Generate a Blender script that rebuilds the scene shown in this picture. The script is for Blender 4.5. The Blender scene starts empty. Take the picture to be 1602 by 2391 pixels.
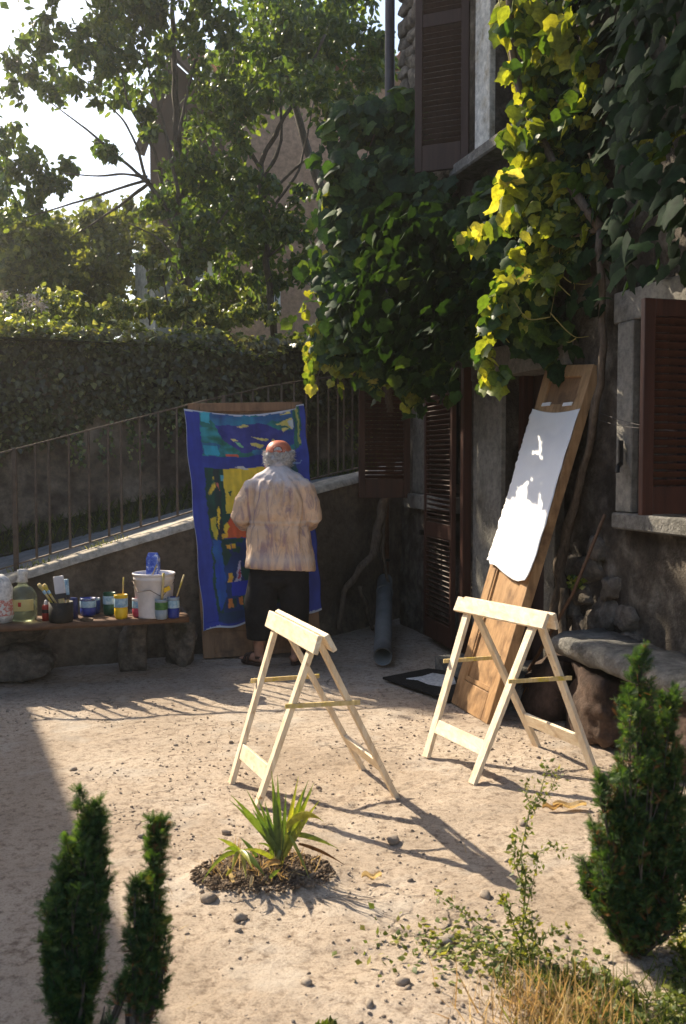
import bpy, bmesh, math, random
import numpy as np
from mathutils import Vector, Matrix, noise
PI = math.pi
R = math.radians
random.seed(7)
rng = np.random.default_rng(11)
sc = bpy.context.scene
col = sc.collection

# ------------------------------------------------------------------ camera, sky, sun, exposure
FPX = 2324.0
PITCH = R(3.0)
CAM = Vector((0, 0, 1.56))
cam_d = bpy.data.cameras.new('camera')
cam = bpy.data.objects.new('camera', cam_d)
col.objects.link(cam)
cam.location = CAM
cam.rotation_euler = (PI / 2 - PITCH, 0, 0)
cam_d.sensor_fit = 'VERTICAL'
cam_d.sensor_height = 36.0
cam_d.lens = 36.0 * FPX / 2391.0
cam_d.clip_end = 2000
cam_d.dof.use_dof = True
cam_d.dof.focus_distance = 6.6
cam_d.dof.aperture_fstop = 5.6
sc.camera = cam
sc.render.resolution_x, sc.render.resolution_y = 686, 1024

SUN_EL = R(38.0)
SUN_AZ = math.atan2(-0.726, 0.688)
world = bpy.data.worlds.new('World')
sc.world = world
world.use_nodes = True
wn = world.node_tree
wn.nodes.clear()
wo = wn.nodes.new('ShaderNodeOutputWorld')
wb = wn.nodes.new('ShaderNodeBackground')
ws = wn.nodes.new('ShaderNodeTexSky')
ws.sky_type = 'NISHITA'
ws.sun_disc = False
ws.sun_elevation = SUN_EL
ws.sun_rotation = SUN_AZ
ws.air_density = 1.0
ws.dust_density = 2.0
ws.ozone_density = 1.0
wb.inputs['Strength'].default_value = 0.14
wn.links.new(ws.outputs[0], wb.inputs[0])
wn.links.new(wb.outputs[0], wo.inputs[0])
sun_d = bpy.data.lights.new('sun', 'SUN')
sun_d.energy = 5.0
sun_d.angle = R(0.5)
sun_d.color = (1.0, 0.87, 0.67)
sun = bpy.data.objects.new('sun', sun_d)
col.objects.link(sun)
sun_dir = Vector((math.sin(SUN_AZ) * math.cos(SUN_EL), math.cos(SUN_AZ) * math.cos(SUN_EL), math.sin(SUN_EL)))
sun.rotation_euler = sun_dir.to_track_quat('Z', 'Y').to_euler()
sun.location = (-8, 8, 12)
sc.view_settings.view_transform = 'Standard'
sc.view_settings.look = 'None'
sc.view_settings.gamma = 1.0
sc.view_settings.use_curve_mapping = False
sc.view_settings.exposure = 1.0

# ------------------------------------------------------------------ finding real places
def ray(px, py):
    x = (px - 801.0) / FPX
    u = -(py - 1195.5) / FPX
    return Vector((x, math.cos(PITCH) + u * math.sin(PITCH), -math.sin(PITCH) + u * math.cos(PITCH)))
def at(px, py, Y):
    r = ray(px, py)
    return CAM + r * (Y / r.y)
def gp(px, py, h=0.0):
    r = ray(px, py)
    return CAM + r * ((h - CAM.z) / r.z)
HA = R(16.8)
H0 = Vector((1.45, 6.3, 0))
HU = Vector((-math.sin(HA), math.cos(HA), 0))      # along the house wall, away from the camera
HN = Vector((-math.cos(HA), -math.sin(HA), 0))     # out of the house wall
def hp(s, z, out=0.0):
    return H0 + HU * s + HN * out + Vector((0, 0, z))

# ------------------------------------------------------------------ noise
def _hash(i, j, k, seed):
    n = (i * 374761393 + j * 668265263 + k * 2147483647 + seed * 1274126177) & 0xffffffff
    n = ((n ^ (n >> 13)) * 1274126177) & 0xffffffff
    return ((n ^ (n >> 16)) & 0xffff) / 65535.0
def vnoise(x, y, z=None, seed=0):
    x = np.asarray(x, float); y = np.asarray(y, float)
    z = np.zeros_like(x) if z is None else np.asarray(z, float)
    xi = np.floor(x).astype(np.int64); yi = np.floor(y).astype(np.int64); zi = np.floor(z).astype(np.int64)
    fx = x - xi; fy = y - yi; fz = z - zi
    fx = fx * fx * (3 - 2 * fx); fy = fy * fy * (3 - 2 * fy); fz = fz * fz * (3 - 2 * fz)
    r = 0
    for a in (0, 1):
        for b in (0, 1):
            for c in (0, 1):
                w = (fx if a else 1 - fx) * (fy if b else 1 - fy) * (fz if c else 1 - fz)
                r = r + w * _hash(xi + a, yi + b, zi + c, seed)
    return r * 2 - 1
def fbm(x, y, z=None, oct=4, seed=0):
    s = 0; a = 1; f = 1; t = 0
    for o in range(oct):
        s = s + a * vnoise(x * f, y * f, None if z is None else z * f, seed + o * 17)
        t += a; a *= .5; f *= 2.03
    return s / t

# ------------------------------------------------------------------ object helpers
WM = {}
def tag(o, label=None, cat=None, group=None, kind=None):
    if label: o['label'] = label
    if cat: o['category'] = cat
    if group: o['group'] = group
    if kind: o['kind'] = kind
    return o
def thing(name, label, cat, loc, group=None, rz=0.0):
    o = bpy.data.objects.new(name, None)
    o.empty_display_size = 0.1
    col.objects.link(o)
    o.location = loc
    o.rotation_euler = (0, 0, rz)
    WM[o.name] = Matrix.Translation(Vector(loc)) @ Matrix.Rotation(rz, 4, 'Z')
    return tag(o, label, cat, group)
def place(name, me, parent=None, M=None):
    """link an existing mesh; M is its world matrix"""
    o = bpy.data.objects.new(name, me)
    col.objects.link(o)
    M = Matrix.Identity(4) if M is None else M
    if parent is not None:
        o.parent = parent
        o.matrix_basis = WM[parent.name].inverted() @ M
    else:
        o.matrix_basis = M
    WM[o.name] = M
    return o
def finish(me, mat, smooth):
    if mat is not None:
        for m in (mat if isinstance(mat, (list, tuple)) else [mat]):
            me.materials.append(m)
    if smooth:
        me.polygons.foreach_set('use_smooth', [True] * len(me.polygons))
    me.update()
    return me
class MB:
    def __init__(s):
        s.v = []; s.f = []; s.mi = []
    def add(s, vs, fs, mi=0):
        b = len(s.v)
        s.v.extend([tuple(v) for v in vs])
        for f in fs:
            s.f.append(tuple(b + i for i in f)); s.mi.append(mi)
        return s
    def hexa(s, p, mi=0):   # 8 points: bottom loop 4, top loop 4
        return s.add(p, [(3, 2, 1, 0), (4, 5, 6, 7), (0, 1, 5, 4), (1, 2, 6, 5), (2, 3, 7, 6), (3, 0, 4, 7)], mi)
    def box(s, c, size, rot=None, mi=0):
        c = Vector(c); hx, hy, hz = size[0] / 2, size[1] / 2, size[2] / 2
        P = [Vector(q) for q in ((-hx, -hy, -hz), (hx, -hy, -hz), (hx, hy, -hz), (-hx, hy, -hz), (-hx, -hy, hz), (hx, -hy, hz), (hx, hy, hz), (-hx, hy, hz))]
        if rot is not None: P = [rot @ q for q in P]
        return s.hexa([c + q for q in P], mi)
    def beam(s, a, b, w, h, side=None, mi=0):
        """bar from a to b; w measured along 'side', h across it"""
        a = Vector(a); b = Vector(b); d = (b - a).normalized()
        side = Vector(side) if side is not None else Vector((0, 0, 1)).cross(d)
        if side.length < 1e-4: side = Vector((1, 0, 0))
        side = (side - d * side.dot(d)).normalized()
        up = d.cross(side).normalized()
        S = side * w / 2; U = up * h / 2
        return s.hexa([a - S - U, a + S - U, a + S + U, a - S + U, b - S - U, b + S - U, b + S + U, b - S + U], mi)
    def tube(s, pts, rad, seg=10, cap=True, mi=0, wob=0.0):
        pts = [Vector(p) for p in pts]
        if not isinstance(rad, (list, tuple)): rad = [rad] * len(pts)
        b = len(s.v); n = len(pts)
        ref = Vector((0.13, 0.21, 1)).normalized()
        pr = None
        for i, p in enumerate(pts):
            d = (pts[min(i + 1, n - 1)] - pts[max(i - 1, 0)]).normalized()
            if pr is None:
                x = d.cross(ref)
                if x.length < .15: x = d.cross(Vector((1, .1, 0)))
            else:
                x = pr - d * pr.dot(d)
            x.normalize(); pr = x
            y = d.cross(x)
            for k in range(seg):
                a = 2 * PI * k / seg
                r = rad[i] * (1 + wob * noise.noise(p * 9 + Vector((k, 0, 0))))
                s.v.append(tuple(p + x * math.cos(a) * r + y * math.sin(a) * r))
        for i in range(n - 1):
            for k in range(seg):
                k2 = (k + 1) % seg
                s.f.append((b + i * seg + k, b + i * seg + k2, b + (i + 1) * seg + k2, b + (i + 1) * seg + k)); s.mi.append(mi)
        if cap:
            s.f.append(tuple(b + k for k in reversed(range(seg)))); s.mi.append(mi)
            s.f.append(tuple(b + (n - 1) * seg + k for k in range(seg))); s.mi.append(mi)
        return s
    def lathe(s, c, prof, seg=20, mi=0, wob=None):
        """prof: (radius, z) from bottom up, around the vertical through c"""
        b = len(s.v); c = Vector(c)
        for (r, z) in prof:
            for k in range(seg):
                a = 2 * PI * k / seg
                rr = r * (wob(a, z) if wob else 1)
                s.v.append((c.x + rr * math.cos(a), c.y + rr * math.sin(a), c.z + z))
        for i in range(len(prof) - 1):
            m = mi(prof[i][1], prof[i + 1][1]) if callable(mi) else mi
            for k in range(seg):
                k2 = (k + 1) % seg
                s.f.append((b + i * seg + k, b + i * seg + k2, b + (i + 1) * seg + k2, b + (i + 1) * seg + k)); s.mi.append(m)
        return s
    def grid(s, fn, nu, nv, mi=0):
        b = len(s.v)
        for j in range(nv + 1):
            for i in range(nu + 1):
                s.v.append(tuple(fn(i / nu, j / nv)))
        w = nu + 1
        for j in range(nv):
            for i in range(nu):
                s.f.append((b + j * w + i, b + j * w + i + 1, b + (j + 1) * w + i + 1, b + (j + 1) * w + i)); s.mi.append(mi)
        return s
    def mesh(s, name, mat, smooth=False, bevel=0.0, inv=None, recalc=True):
        me = bpy.data.meshes.new(name)
        vs = s.v if inv is None else [tuple(inv @ Vector(v)) for v in s.v]
        me.from_pydata(vs, [], s.f)
        if any(s.mi): me.polygons.foreach_set('material_index', s.mi)
        if bevel > 0 or recalc:
            bm = bmesh.new(); bm.from_mesh(me)
            if recalc: bmesh.ops.recalc_face_normals(bm, faces=bm.faces)
            if bevel > 0:
                bmesh.ops.bevel(bm, geom=bm.edges[:], offset=bevel, segments=1, affect='EDGES', profile=.5)
            bm.to_mesh(me); bm.free()
        return finish(me, mat, smooth)
    def build(s, name, mat, parent=None, smooth=False, bevel=0.0, origin=None, recalc=True):
        """link as one object; origin: world point for a part's own origin"""
        M = WM[parent.name].copy() if parent is not None else Matrix.Identity(4)
        if origin is not None: M = Matrix.Translation(Vector(origin))
        return place(name, s.mesh(name, mat, smooth, bevel, M.inverted(), recalc), parent, M)
def np_mesh(name, V, F, mat, smooth=False, rnd=None, cols=None, mi=None):
    V = np.ascontiguousarray(V, dtype=np.float32); F = np.ascontiguousarray(F, dtype=np.int32)
    me = bpy.data.meshes.new(name)
    k = F.shape[1]
    me.vertices.add(len(V)); me.vertices.foreach_set('co', V.ravel())
    me.loops.add(F.size); me.loops.foreach_set('vertex_index', F.ravel())
    me.polygons.add(len(F))
    me.polygons.foreach_set('loop_start', np.arange(0, F.size, k, dtype=np.int32))
    try: me.polygons.foreach_set('loop_total', np.full(len(F), k, dtype=np.int32))
    except Exception: pass
    if mi is not None: me.polygons.foreach_set('material_index', np.asarray(mi, dtype=np.int32))
    me.update(calc_edges=True)
    if rnd is not None:
        a = me.attributes.new('rnd', 'FLOAT', 'POINT'); a.data.foreach_set('value', np.asarray(rnd, dtype=np.float32))
    if cols is not None:
        a = me.color_attributes.new('paint', 'FLOAT_COLOR', 'POINT')
        a.data.foreach_set('color', np.ascontiguousarray(np.concatenate([cols, np.ones((len(cols), 1))], 1), dtype=np.float32).ravel())
    return finish(me, mat, smooth)
def nrm(A):
    return A / np.maximum(np.linalg.norm(A, axis=1, keepdims=True), 1e-9)
def frames(N, T):
    N = nrm(N); T = nrm(T - N * np.sum(N * T, 1, keepdims=True)); B = np.cross(T, N)
    return B, T, N
def leafcloud(name, P, N, T, S, tv, tf, mat, parent=None, smooth=False, kind='stuff', tmul=1.0):
    B, T, N = frames(N, T)
    tv = np.asarray(tv, float); tf = np.asarray(tf)
    S = np.asarray(S).reshape(-1, 1, 1)
    V = P[:, None, :] + S * (tv[None, :, 0:1] * B[:, None, :] + tv[None, :, 1:2] * T[:, None, :] * tmul + tv[None, :, 2:3] * N[:, None, :])
    n = len(P); m = len(tv)
    F = tf[None, :, :] + (np.arange(n) * m)[:, None, None]
    r = np.repeat(rng.random(n), m)
    V = V.reshape(-1, 3)
    M = WM[parent.name] if parent is not None else Matrix.Identity(4)
    Mi = np.array(M.inverted())
    V = V @ Mi[:3, :3].T + Mi[:3, 3]
    me = np_mesh(name, V, F.reshape(-1, tf.shape[1]), mat, smooth, rnd=r)
    o = place(name, me, parent, M)
    if kind: o['kind'] = kind
    return o

# ------------------------------------------------------------------ materials
def newmat(name):
    m = bpy.data.materials.new(name); m.use_nodes = True
    nt = m.node_tree; nt.nodes.clear()
    return m, nt
def lk(nt, a, b): nt.links.new(a, b)
def node(nt, t, **kw):
    n = nt.nodes.new(t)
    for k, v in kw.items():
        if k in n.inputs: n.inputs[k].default_value = v
        else: setattr(n, k, v)
    return n
def ramp(nt, fac, stops):
    n = nt.nodes.new('ShaderNodeValToRGB')
    e = n.color_ramp.elements
    while len(e) < len(stops): e.new(0.5)
    for i, (p, c) in enumerate(stops):
        e[i].position = p
        e[i].color = (c[0], c[1], c[2], 1) if not isinstance(c, float) else (c, c, c, 1)
    lk(nt, fac, n.inputs[0])
    return n.outputs[0]
def coords(nt, scale=(1, 1, 1), world=True):
    if world: src = node(nt, 'ShaderNodeNewGeometry').outputs['Position']
    else: src = node(nt, 'ShaderNodeTexCoord').outputs['Object']
    mp = node(nt, 'ShaderNodeMapping'); mp.inputs['Scale'].default_value = scale
    lk(nt, src, mp.inputs[0])
    return mp.outputs[0]
def tnoise(nt, co, scale, detail=6, rough=.6, dist=0.0):
    n = node(nt, 'ShaderNodeTexNoise'); n.inputs['Scale'].default_value = scale
    n.inputs['Detail'].default_value = detail; n.inputs['Roughness'].default_value = rough
    n.inputs['Distortion'].default_value = dist
    lk(nt, co, n.inputs['Vector']); return n.outputs['Fac']
def mixc(nt, fac, a, b, mode='MIX'):
    n = node(nt, 'ShaderNodeMix'); n.data_type = 'RGBA'; n.blend_type = mode
    for s, v in ((0, fac), (6, a), (7, b)):
        if hasattr(v, 'is_output'): lk(nt, v, n.inputs[s])
        else: n.inputs[s].default_value = (v if s == 0 else (v[0], v[1], v[2], 1))
    return n.outputs[2]
def out_principled(nt, color, rough=.8, bump=None, bstr=.3, bdist=.01, metallic=0.0, spec=.4, **kw):
    p = node(nt, 'ShaderNodeBsdfPrincipled')
    if hasattr(color, 'is_output'): lk(nt, color, p.inputs['Base Color'])
    else: p.inputs['Base Color'].default_value = (*color, 1)
    if hasattr(rough, 'is_output'): lk(nt, rough, p.inputs['Roughness'])
    else: p.inputs['Roughness'].default_value = rough
    p.inputs['Metallic'].default_value = metallic
    p.inputs['Specular IOR Level'].default_value = spec
    for k, v in kw.items(): p.inputs[k.replace('_', ' ')].default_value = v
    if bump is not None:
        b = node(nt, 'ShaderNodeBump'); b.inputs['Strength'].default_value = bstr; b.inputs['Distance'].default_value = bdist
        lk(nt, bump, b.inputs['Height']); lk(nt, b.outputs[0], p.inputs['Normal'])
    o = node(nt, 'ShaderNodeOutputMaterial'); lk(nt, p.outputs[0], o.inputs[0])
    return p
def surf(name, cols, scale=6, rough=.85, bump=.4, bscale=60, bdist=.006, stretch=(1, 1, 1), spots=None, detail=8, metallic=0, spec=.3, world=True):
    """mottled surface: cols = ramp stops; spots = (colour, scale, low, high)"""
    m, nt = newmat(name)
    co = coords(nt, stretch, world)
    f = tnoise(nt, co, scale, detail, .62)
    c = ramp(nt, f, cols)
    if spots:
        sc_, s1, lo, hi = spots
        g = ramp(nt, tnoise(nt, co, s1, 5, .6), [(lo, 0.0), (hi, 1.0)])
        c = mixc(nt, g, c, sc_)
    h = tnoise(nt, co, bscale, 6, .7)
    if rough > .84 and detail == 8:
        g = ramp(nt, tnoise(nt, co, bscale * .55, 6, .75), [(.30, (.55, .55, .55)), (.52, (1., 1., 1.)), (.72, (1.35, 1.33, 1.3))])
        c = mixc(nt, 1.0, c, g, 'MULTIPLY')
    out_principled(nt, c, rough, h, bump, bdist, metallic, spec)
    return m
def plain(name, c, rough=.6, var=.12, scale=14, metallic=0, spec=.4, bump=.1):
    lo = tuple(x * (1 - var) for x in c); hi = tuple(min(1, x * (1 + var)) for x in c)
    return surf(name, [(.3, lo), (.7, hi)], scale, rough, bump, 90, .002, metallic=metallic, spec=spec)
def wood(name, dark, light, axis='z', scale=3.0, rough=.6, bump=.25, rings=9.0, spec=.35, stain=None):
    m, nt = newmat(name)
    st = {'z': (rings, rings, .8), 'x': (.8, rings, rings), 'y': (rings, .8, rings)}[axis]
    co = coords(nt, st)
    f = tnoise(nt, co, scale, 7, .6, .6)
    c = ramp(nt, f, [(.25, dark), (.75, light)])
    if stain:
        g = ramp(nt, tnoise(nt, coords(nt), stain[1], 5, .6), [(stain[2], 0.0), (stain[3], 1.0)])
        c = mixc(nt, g, c, stain[0])
    out_principled(nt, c, rough, f, bump, .004, 0, spec)
    return m
def leafmat(name, stops, trans=.45, tcol=(1.15, 1.25, .35), rough=.42, spec=.45, patch=None):
    """leaf: reflects 'stops' colour by leaf, lets light through in a yellower tone"""
    m, nt = newmat(name)
    at_ = node(nt, 'ShaderNodeAttribute'); at_.attribute_name = 'rnd'
    oi = node(nt, 'ShaderNodeObjectInfo')
    ad = node(nt, 'ShaderNodeMath', operation='ADD'); lk(nt, at_.outputs['Fac'], ad.inputs[0]); lk(nt, oi.outputs['Random'], ad.inputs[1])
    fr = node(nt, 'ShaderNodeMath', operation='FRACT'); lk(nt, ad.outputs[0], fr.inputs[0])
    c = ramp(nt, fr.outputs[0], stops)
    if patch:
        g = ramp(nt, tnoise(nt, coords(nt), patch[1], 3, .5), [(patch[2], 0.0), (patch[3], 1.0)])
        c = mixc(nt, g, c, patch[0])
    g2 = ramp(nt, tnoise(nt, coords(nt), 38, 4, .6), [(.32, (.62, .62, .62)), (.68, (1.3, 1.3, 1.25))])
    c = mixc(nt, 1.0, c, g2, 'MULTIPLY')
    p = node(nt, 'ShaderNodeBsdfPrincipled'); lk(nt, c, p.inputs['Base Color'])
    p.inputs['Roughness'].default_value = rough; p.inputs['Specular IOR Level'].default_value = spec
    t = node(nt, 'ShaderNodeBsdfTranslucent')
    tc = mixc(nt, 1.0, c, tcol, 'MULTIPLY')
    lk(nt, tc, t.inputs[0])
    mx = node(nt, 'ShaderNodeMixShader'); mx.inputs[0].default_value = trans
    lk(nt, p.outputs[0], mx.inputs[1]); lk(nt, t.outputs[0], mx.inputs[2])
    o = node(nt, 'ShaderNodeOutputMaterial'); lk(nt, mx.outputs[0], o.inputs[0])
    return m

M = {}
def mk_ground():
    m, nt = newmat('dusty_ground')
    co = coords(nt)
    big = tnoise(nt, co, 1.1, 6, .6)
    c = ramp(nt, big, [(.30, (.33, .26, .195)), (.5, (.45, .365, .285)), (.72, (.54, .46, .375))])
    grit = tnoise(nt, co, 26, 8, .75)
    c = mixc(nt, ramp(nt, grit, [(.36, 1.0), (.50, 0.0)]), c, (.20, .15, .11))
    fine = tnoise(nt, co, 120, 4, .7)
    c = mixc(nt, ramp(nt, fine, [(.34, .7), (.50, 0.0)]), c, (.19, .14, .10))
    pale = tnoise(nt, co, 2.3, 5, .6)
    c = mixc(nt, ramp(nt, pale, [(.55, 0.0), (.72, .6)]), c, (.50, .455, .40))
    v = node(nt, 'ShaderNodeTexVoronoi'); v.feature = 'DISTANCE_TO_EDGE'; v.inputs['Scale'].default_value = .75
    wv = node(nt, 'ShaderNodeVectorMath', operation='ADD')
    nz = node(nt, 'ShaderNodeTexNoise'); nz.inputs['Scale'].default_value = 2.5; nz.inputs['Detail'].default_value = 6
    lk(nt, co, nz.inputs['Vector']); lk(nt, co, wv.inputs[0]); lk(nt, nz.outputs['Color'], wv.inputs[1]); lk(nt, wv.outputs[0], v.inputs['Vector'])
    crack = ramp(nt, v.outputs['Distance'], [(.0, 1.0), (.010, 0.0)])
    gate = ramp(nt, tnoise(nt, co, .9, 3, .5), [(.50, 0.0), (.58, .8)])
    cm = node(nt, 'ShaderNodeMath', operation='MULTIPLY'); lk(nt, crack, cm.inputs[0]); lk(nt, gate, cm.inputs[1])
    c = mixc(nt, cm.outputs[0], c, (.10, .08, .06))
    hs = node(nt, 'ShaderNodeMath', operation='SUBTRACT'); lk(nt, grit, hs.inputs[0]); lk(nt, cm.outputs[0], hs.inputs[1])
    out_principled(nt, c, .92, hs.outputs[0], .75, .014, 0, .2)
    return m
M['ground'] = mk_ground()
M['rock'] = surf('pebble_stone', [(.3, (.21, .165, .125)), (.7, (.42, .355, .29))], 9, .9, .5, 50)
M['soil'] = surf('dug_soil', [(.3, (.08, .052, .034)), (.52, (.17, .12, .08)), (.7, (.34, .26, .19))], 22, .95, .9, 70, .01)
M['plaster'] = surf('grey_house_plaster', [(.3, (.055, .045, .036)), (.48, (.11, .092, .073)), (.62, (.20, .175, .145)), (.72, (.28, .26, .23))], 5.5, .93, 1.0, 30, .035, spots=((.045, .036, .028), 1.9, .48, .62))
M['retain'] = surf('stained_render', [(.35, (.085, .066, .048)), (.5, (.16, .125, .092)), (.66, (.28, .22, .165))], 2.6, .93, .8, 26, .015, spots=((.075, .06, .045), 1.3, .5, .7))
M['cap'] = surf('worn_concrete', [(.3, (.38, .33, .26)), (.7, (.60, .54, .45))], 7, .9, .6, 40, .01)
M['backwall'] = surf('brown_stucco', [(.36, (.12, .085, .06)), (.5, (.25, .185, .13)), (.64, (.42, .32, .235))], 1.7, .93, .6, 24, .012, spots=((.08, .058, .045), 1.1, .5, .64))
M['path'] = surf('grey_path', [(.3, (.15, .15, .15)), (.7, (.27, .27, .26))], 5, .9, .5, 45, .008)
M['verge'] = surf('verge_soil', [(.3, (.04, .035, .02)), (.7, (.10, .085, .05))], 6, .95, .6, 40)
M['hill'] = surf('hill_scrub', [(.3, (.035, .05, .025)), (.7, (.09, .11, .05))], .5, .95, .6, 3, .3)
M['stone'] = surf('house_stone', [(.3, (.10, .085, .068)), (.5, (.20, .17, .14)), (.7, (.34, .29, .235))], 9, .92, 1.0, 34, .035, spots=((.07, .065, .045), 4, .52, .68))
M['jamb'] = surf('jamb_stone', [(.3, (.17, .16, .14)), (.7, (.29, .275, .24))], 6, .88, .7, 36, .012, spots=((.10, .09, .075), 3, .5, .7))
M['jamb_pale'] = surf('pale_jamb', [(.3, (.48, .46, .40)), (.7, (.70, .68, .62))], 9, .85, .4, 36, .006, spots=((.30, .24, .14), 6, .5, .72))
M['slab'] = surf('slab_stone', [(.3, (.13, .125, .11)), (.7, (.27, .26, .24))], 9, .92, 1.0, 34, .03)
M['redrock'] = surf('brown_stone', [(.36, (.045, .030, .023)), (.64, (.115, .075, .055))], 5, .92, .8, 26, .015)
M['shutter'] = wood('red_brown_shutter', (.032, .013, .009), (.085, .032, .020), 'z', 3, .55, .2)
M['shutter_old'] = wood('dark_brown_shutter', (.045, .026, .020), (.075, .045, .035), 'z', 3, .7, .2)
M['pine'] = wood('fresh_pine', (.62, .45, .27), (.92, .82, .64), 'z', 3.4, .6, .3, 11, stain=((.45, .27, .12), 16, .66, .74))
M['pine_board'] = wood('fresh_pine_board', (.62, .45, .27), (.92, .82, .64), 'y', 3.4, .6, .3, 11, stain=((.45, .27, .12), 14, .66, .74))
M['pine_thin'] = wood('rough_lath', (.50, .36, .12), (.76, .60, .32), 'z', 5, .7, .3, 12, stain=((.55, .42, .06), 14, .52, .62))
M['doorwood'] = wood('old_door_wood', (.26, .14, .06), (.52, .32, .16), 'z', 3.5, .5, .3, 9, stain=((.13, .07, .035), 5, .50, .70))
M['doorwood_dark'] = wood('old_panel_wood', (.17, .09, .045), (.32, .18, .09), 'z', 3.5, .6, .25, 9, stain=((.06, .032, .02), 5, .52, .75))
M['bench'] = wood('bench_plank_wood', (.09, .045, .025), (.20, .11, .06), 'x', 4, .7, .3, 10)
M['bark'] = surf('bark', [(.3, (.06, .048, .038)), (.7, (.14, .115, .09))], 20, .9, .8, 60, .01, stretch=(2, 2, .6))
M['vinewood'] = surf('vine_bark', [(.3, (.10, .075, .055)), (.7, (.20, .155, .115))], 18, .9, .9, 60, .012, stretch=(2, 2, .5))
M['iron'] = surf('rusty_iron', [(.3, (.085, .062, .048)), (.7, (.17, .13, .10))], 18, .6, .3, 80, .002, metallic=.3)
M['black'] = plain('black_iron', (.018, .017, .016), .5, metallic=.4)
M['dark'] = plain('dark_interior', (.012, .010, .009), .9)
M['copper'] = surf('copper_pipe', [(.3, (.10, .05, .03)), (.7, (.20, .10, .06))], 8, .5, .2, 60, .003, metallic=.4)
M['zinc'] = surf('dull_gutter', [(.3, (.055, .05, .055)), (.7, (.10, .09, .09))], 6, .55, .2, 60, .003, metallic=.3)
M['greypipe'] = surf('grey_drain', [(.3, (.12, .13, .13)), (.7, (.20, .21, .21))], 6, .6, .25, 60, .003)
M['pinkwall'] = surf('terracotta_render', [(.3, (.40, .25, .165)), (.7, (.52, .34, .235))], 1.5, .9, .3, 20, .01)
M['palewall'] = surf('pale_render', [(.3, (.62, .60, .58)), (.7, (.78, .76, .74))], 1.5, .9, .3, 20, .01)
M['tile'] = surf('roof_tile', [(.3, (.30, .14, .09)), (.7, (.48, .27, .18))], 4, .85, .4, 30, .01)
M['browngable'] = plain('dark_timber', (.07, .04, .028), .8)
M['whitepaint'] = plain('white_window', (.75, .74, .70), .6)
M['skin'] = surf('skin', [(.3, (.36, .18, .115)), (.7, (.48, .265, .18))], 20, .5, .12, 120, .002, world=False)
M['trousers'] = surf('black_cloth', [(.3, (.008, .008, .010)), (.7, (.018, .018, .022))], 12, .85, .3, 160, .002)
M['leather'] = plain('brown_leather', (.05, .028, .02), .5)
M['hair'] = surf('grey_hair', [(.3, (.26, .25, .25)), (.7, (.66, .65, .66))], 60, .6, .8, 120, .006)
M['cap_red'] = surf('orange_red_cap', [(.3, (.50, .13, .07)), (.7, (.66, .22, .13))], 16, .45, .2, 120, .002)
M['cap_dark'] = plain('cap_band', (.32, .09, .07), .6)
def mk_jacket():
    m, nt = newmat('stained_jacket')
    co = coords(nt, (1, 1, 1))
    c = ramp(nt, tnoise(nt, co, 5, 6, .6), [(.3, (.62, .41, .26)), (.7, (.80, .60, .44))])
    cz = coords(nt, (7, 7, 1.5))
    streak = ramp(nt, tnoise(nt, cz, 1.7, 6, .65, 1.6), [(.47, 0.0), (.62, .85)])
    c = mixc(nt, streak, c, (.32, .22, .25))
    sep = node(nt, 'ShaderNodeSeparateXYZ'); lk(nt, coords(nt), sep.inputs[0])
    ad = node(nt, 'ShaderNodeMath', operation='MULTIPLY_ADD'); lk(nt, tnoise(nt, co, 9, 4, .6), ad.inputs[0]); ad.inputs[1].default_value = .25; lk(nt, sep.outputs[2], ad.inputs[2])
    up = ramp(nt, ad.outputs[0], [(.0, 0.0), (1, 1.0)])
    mr = node(nt, 'ShaderNodeMapRange'); lk(nt, ad.outputs[0], mr.inputs[0]); mr.inputs[1].default_value = 1.46; mr.inputs[2].default_value = 1.56
    c = mixc(nt, mr.outputs[0], c, (.60, .55, .56))
    # pale worn seam round the waist and a pale hem
    for z0, w_, k in ((1.10, .018, .5), (.83, .06, .45)):
        su = node(nt, 'ShaderNodeMath', operation='SUBTRACT'); lk(nt, sep.outputs[2], su.inputs[0]); su.inputs[1].default_value = z0
        ab = node(nt, 'ShaderNodeMath', operation='ABSOLUTE'); lk(nt, su.outputs[0], ab.inputs[0])
        m2 = node(nt, 'ShaderNodeMapRange'); lk(nt, ab.outputs[0], m2.inputs[0]); m2.inputs[1].default_value = 0; m2.inputs[2].default_value = w_; m2.inputs[3].default_value = k; m2.inputs[4].default_value = 0
        c = mixc(nt, m2.outputs[0], c, (.64, .60, .58))
    h = tnoise(nt, coords(nt, (12, 12, 2)), 2.4, 5, .6, .5)
    out_principled(nt, c, .9, h, .6, .012, 0, .15)
    return m
M['jacket'] = mk_jacket()
def mk_paint():
    m, nt = newmat('painted_canvas')
    a = node(nt, 'ShaderNodeAttribute'); a.attribute_name = 'paint'
    h = tnoise(nt, coords(nt), 60, 6, .7)
    out_principled(nt, a.outputs['Color'], .55, h, .3, .003, 0, .35)
    return m
M['paint'] = mk_paint()
M['canvas'] = surf('primed_canvas', [(.3, (.80, .81, .84)), (.7, (.87, .88, .90))], 5, .84, .25, 220, .002)
M['mat'] = surf('black_mat', [(.3, (.010, .010, .010)), (.7, (.03, .028, .026))], 30, .85, .8, 120, .01)
M['paper'] = surf('white_rag', [(.3, (.6, .58, .55)), (.7, (.78, .77, .75))], 20, .9, .4, 60)
M['grapeleaf'] = leafmat('grape_leaf', [(0, (.020, .048, .024)), (.35, (.030, .070, .030)), (.7, (.048, .098, .032)), (1, (.09, .14, .036))], .40, (2.0, 1.9, .35), .55, .16)
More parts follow.
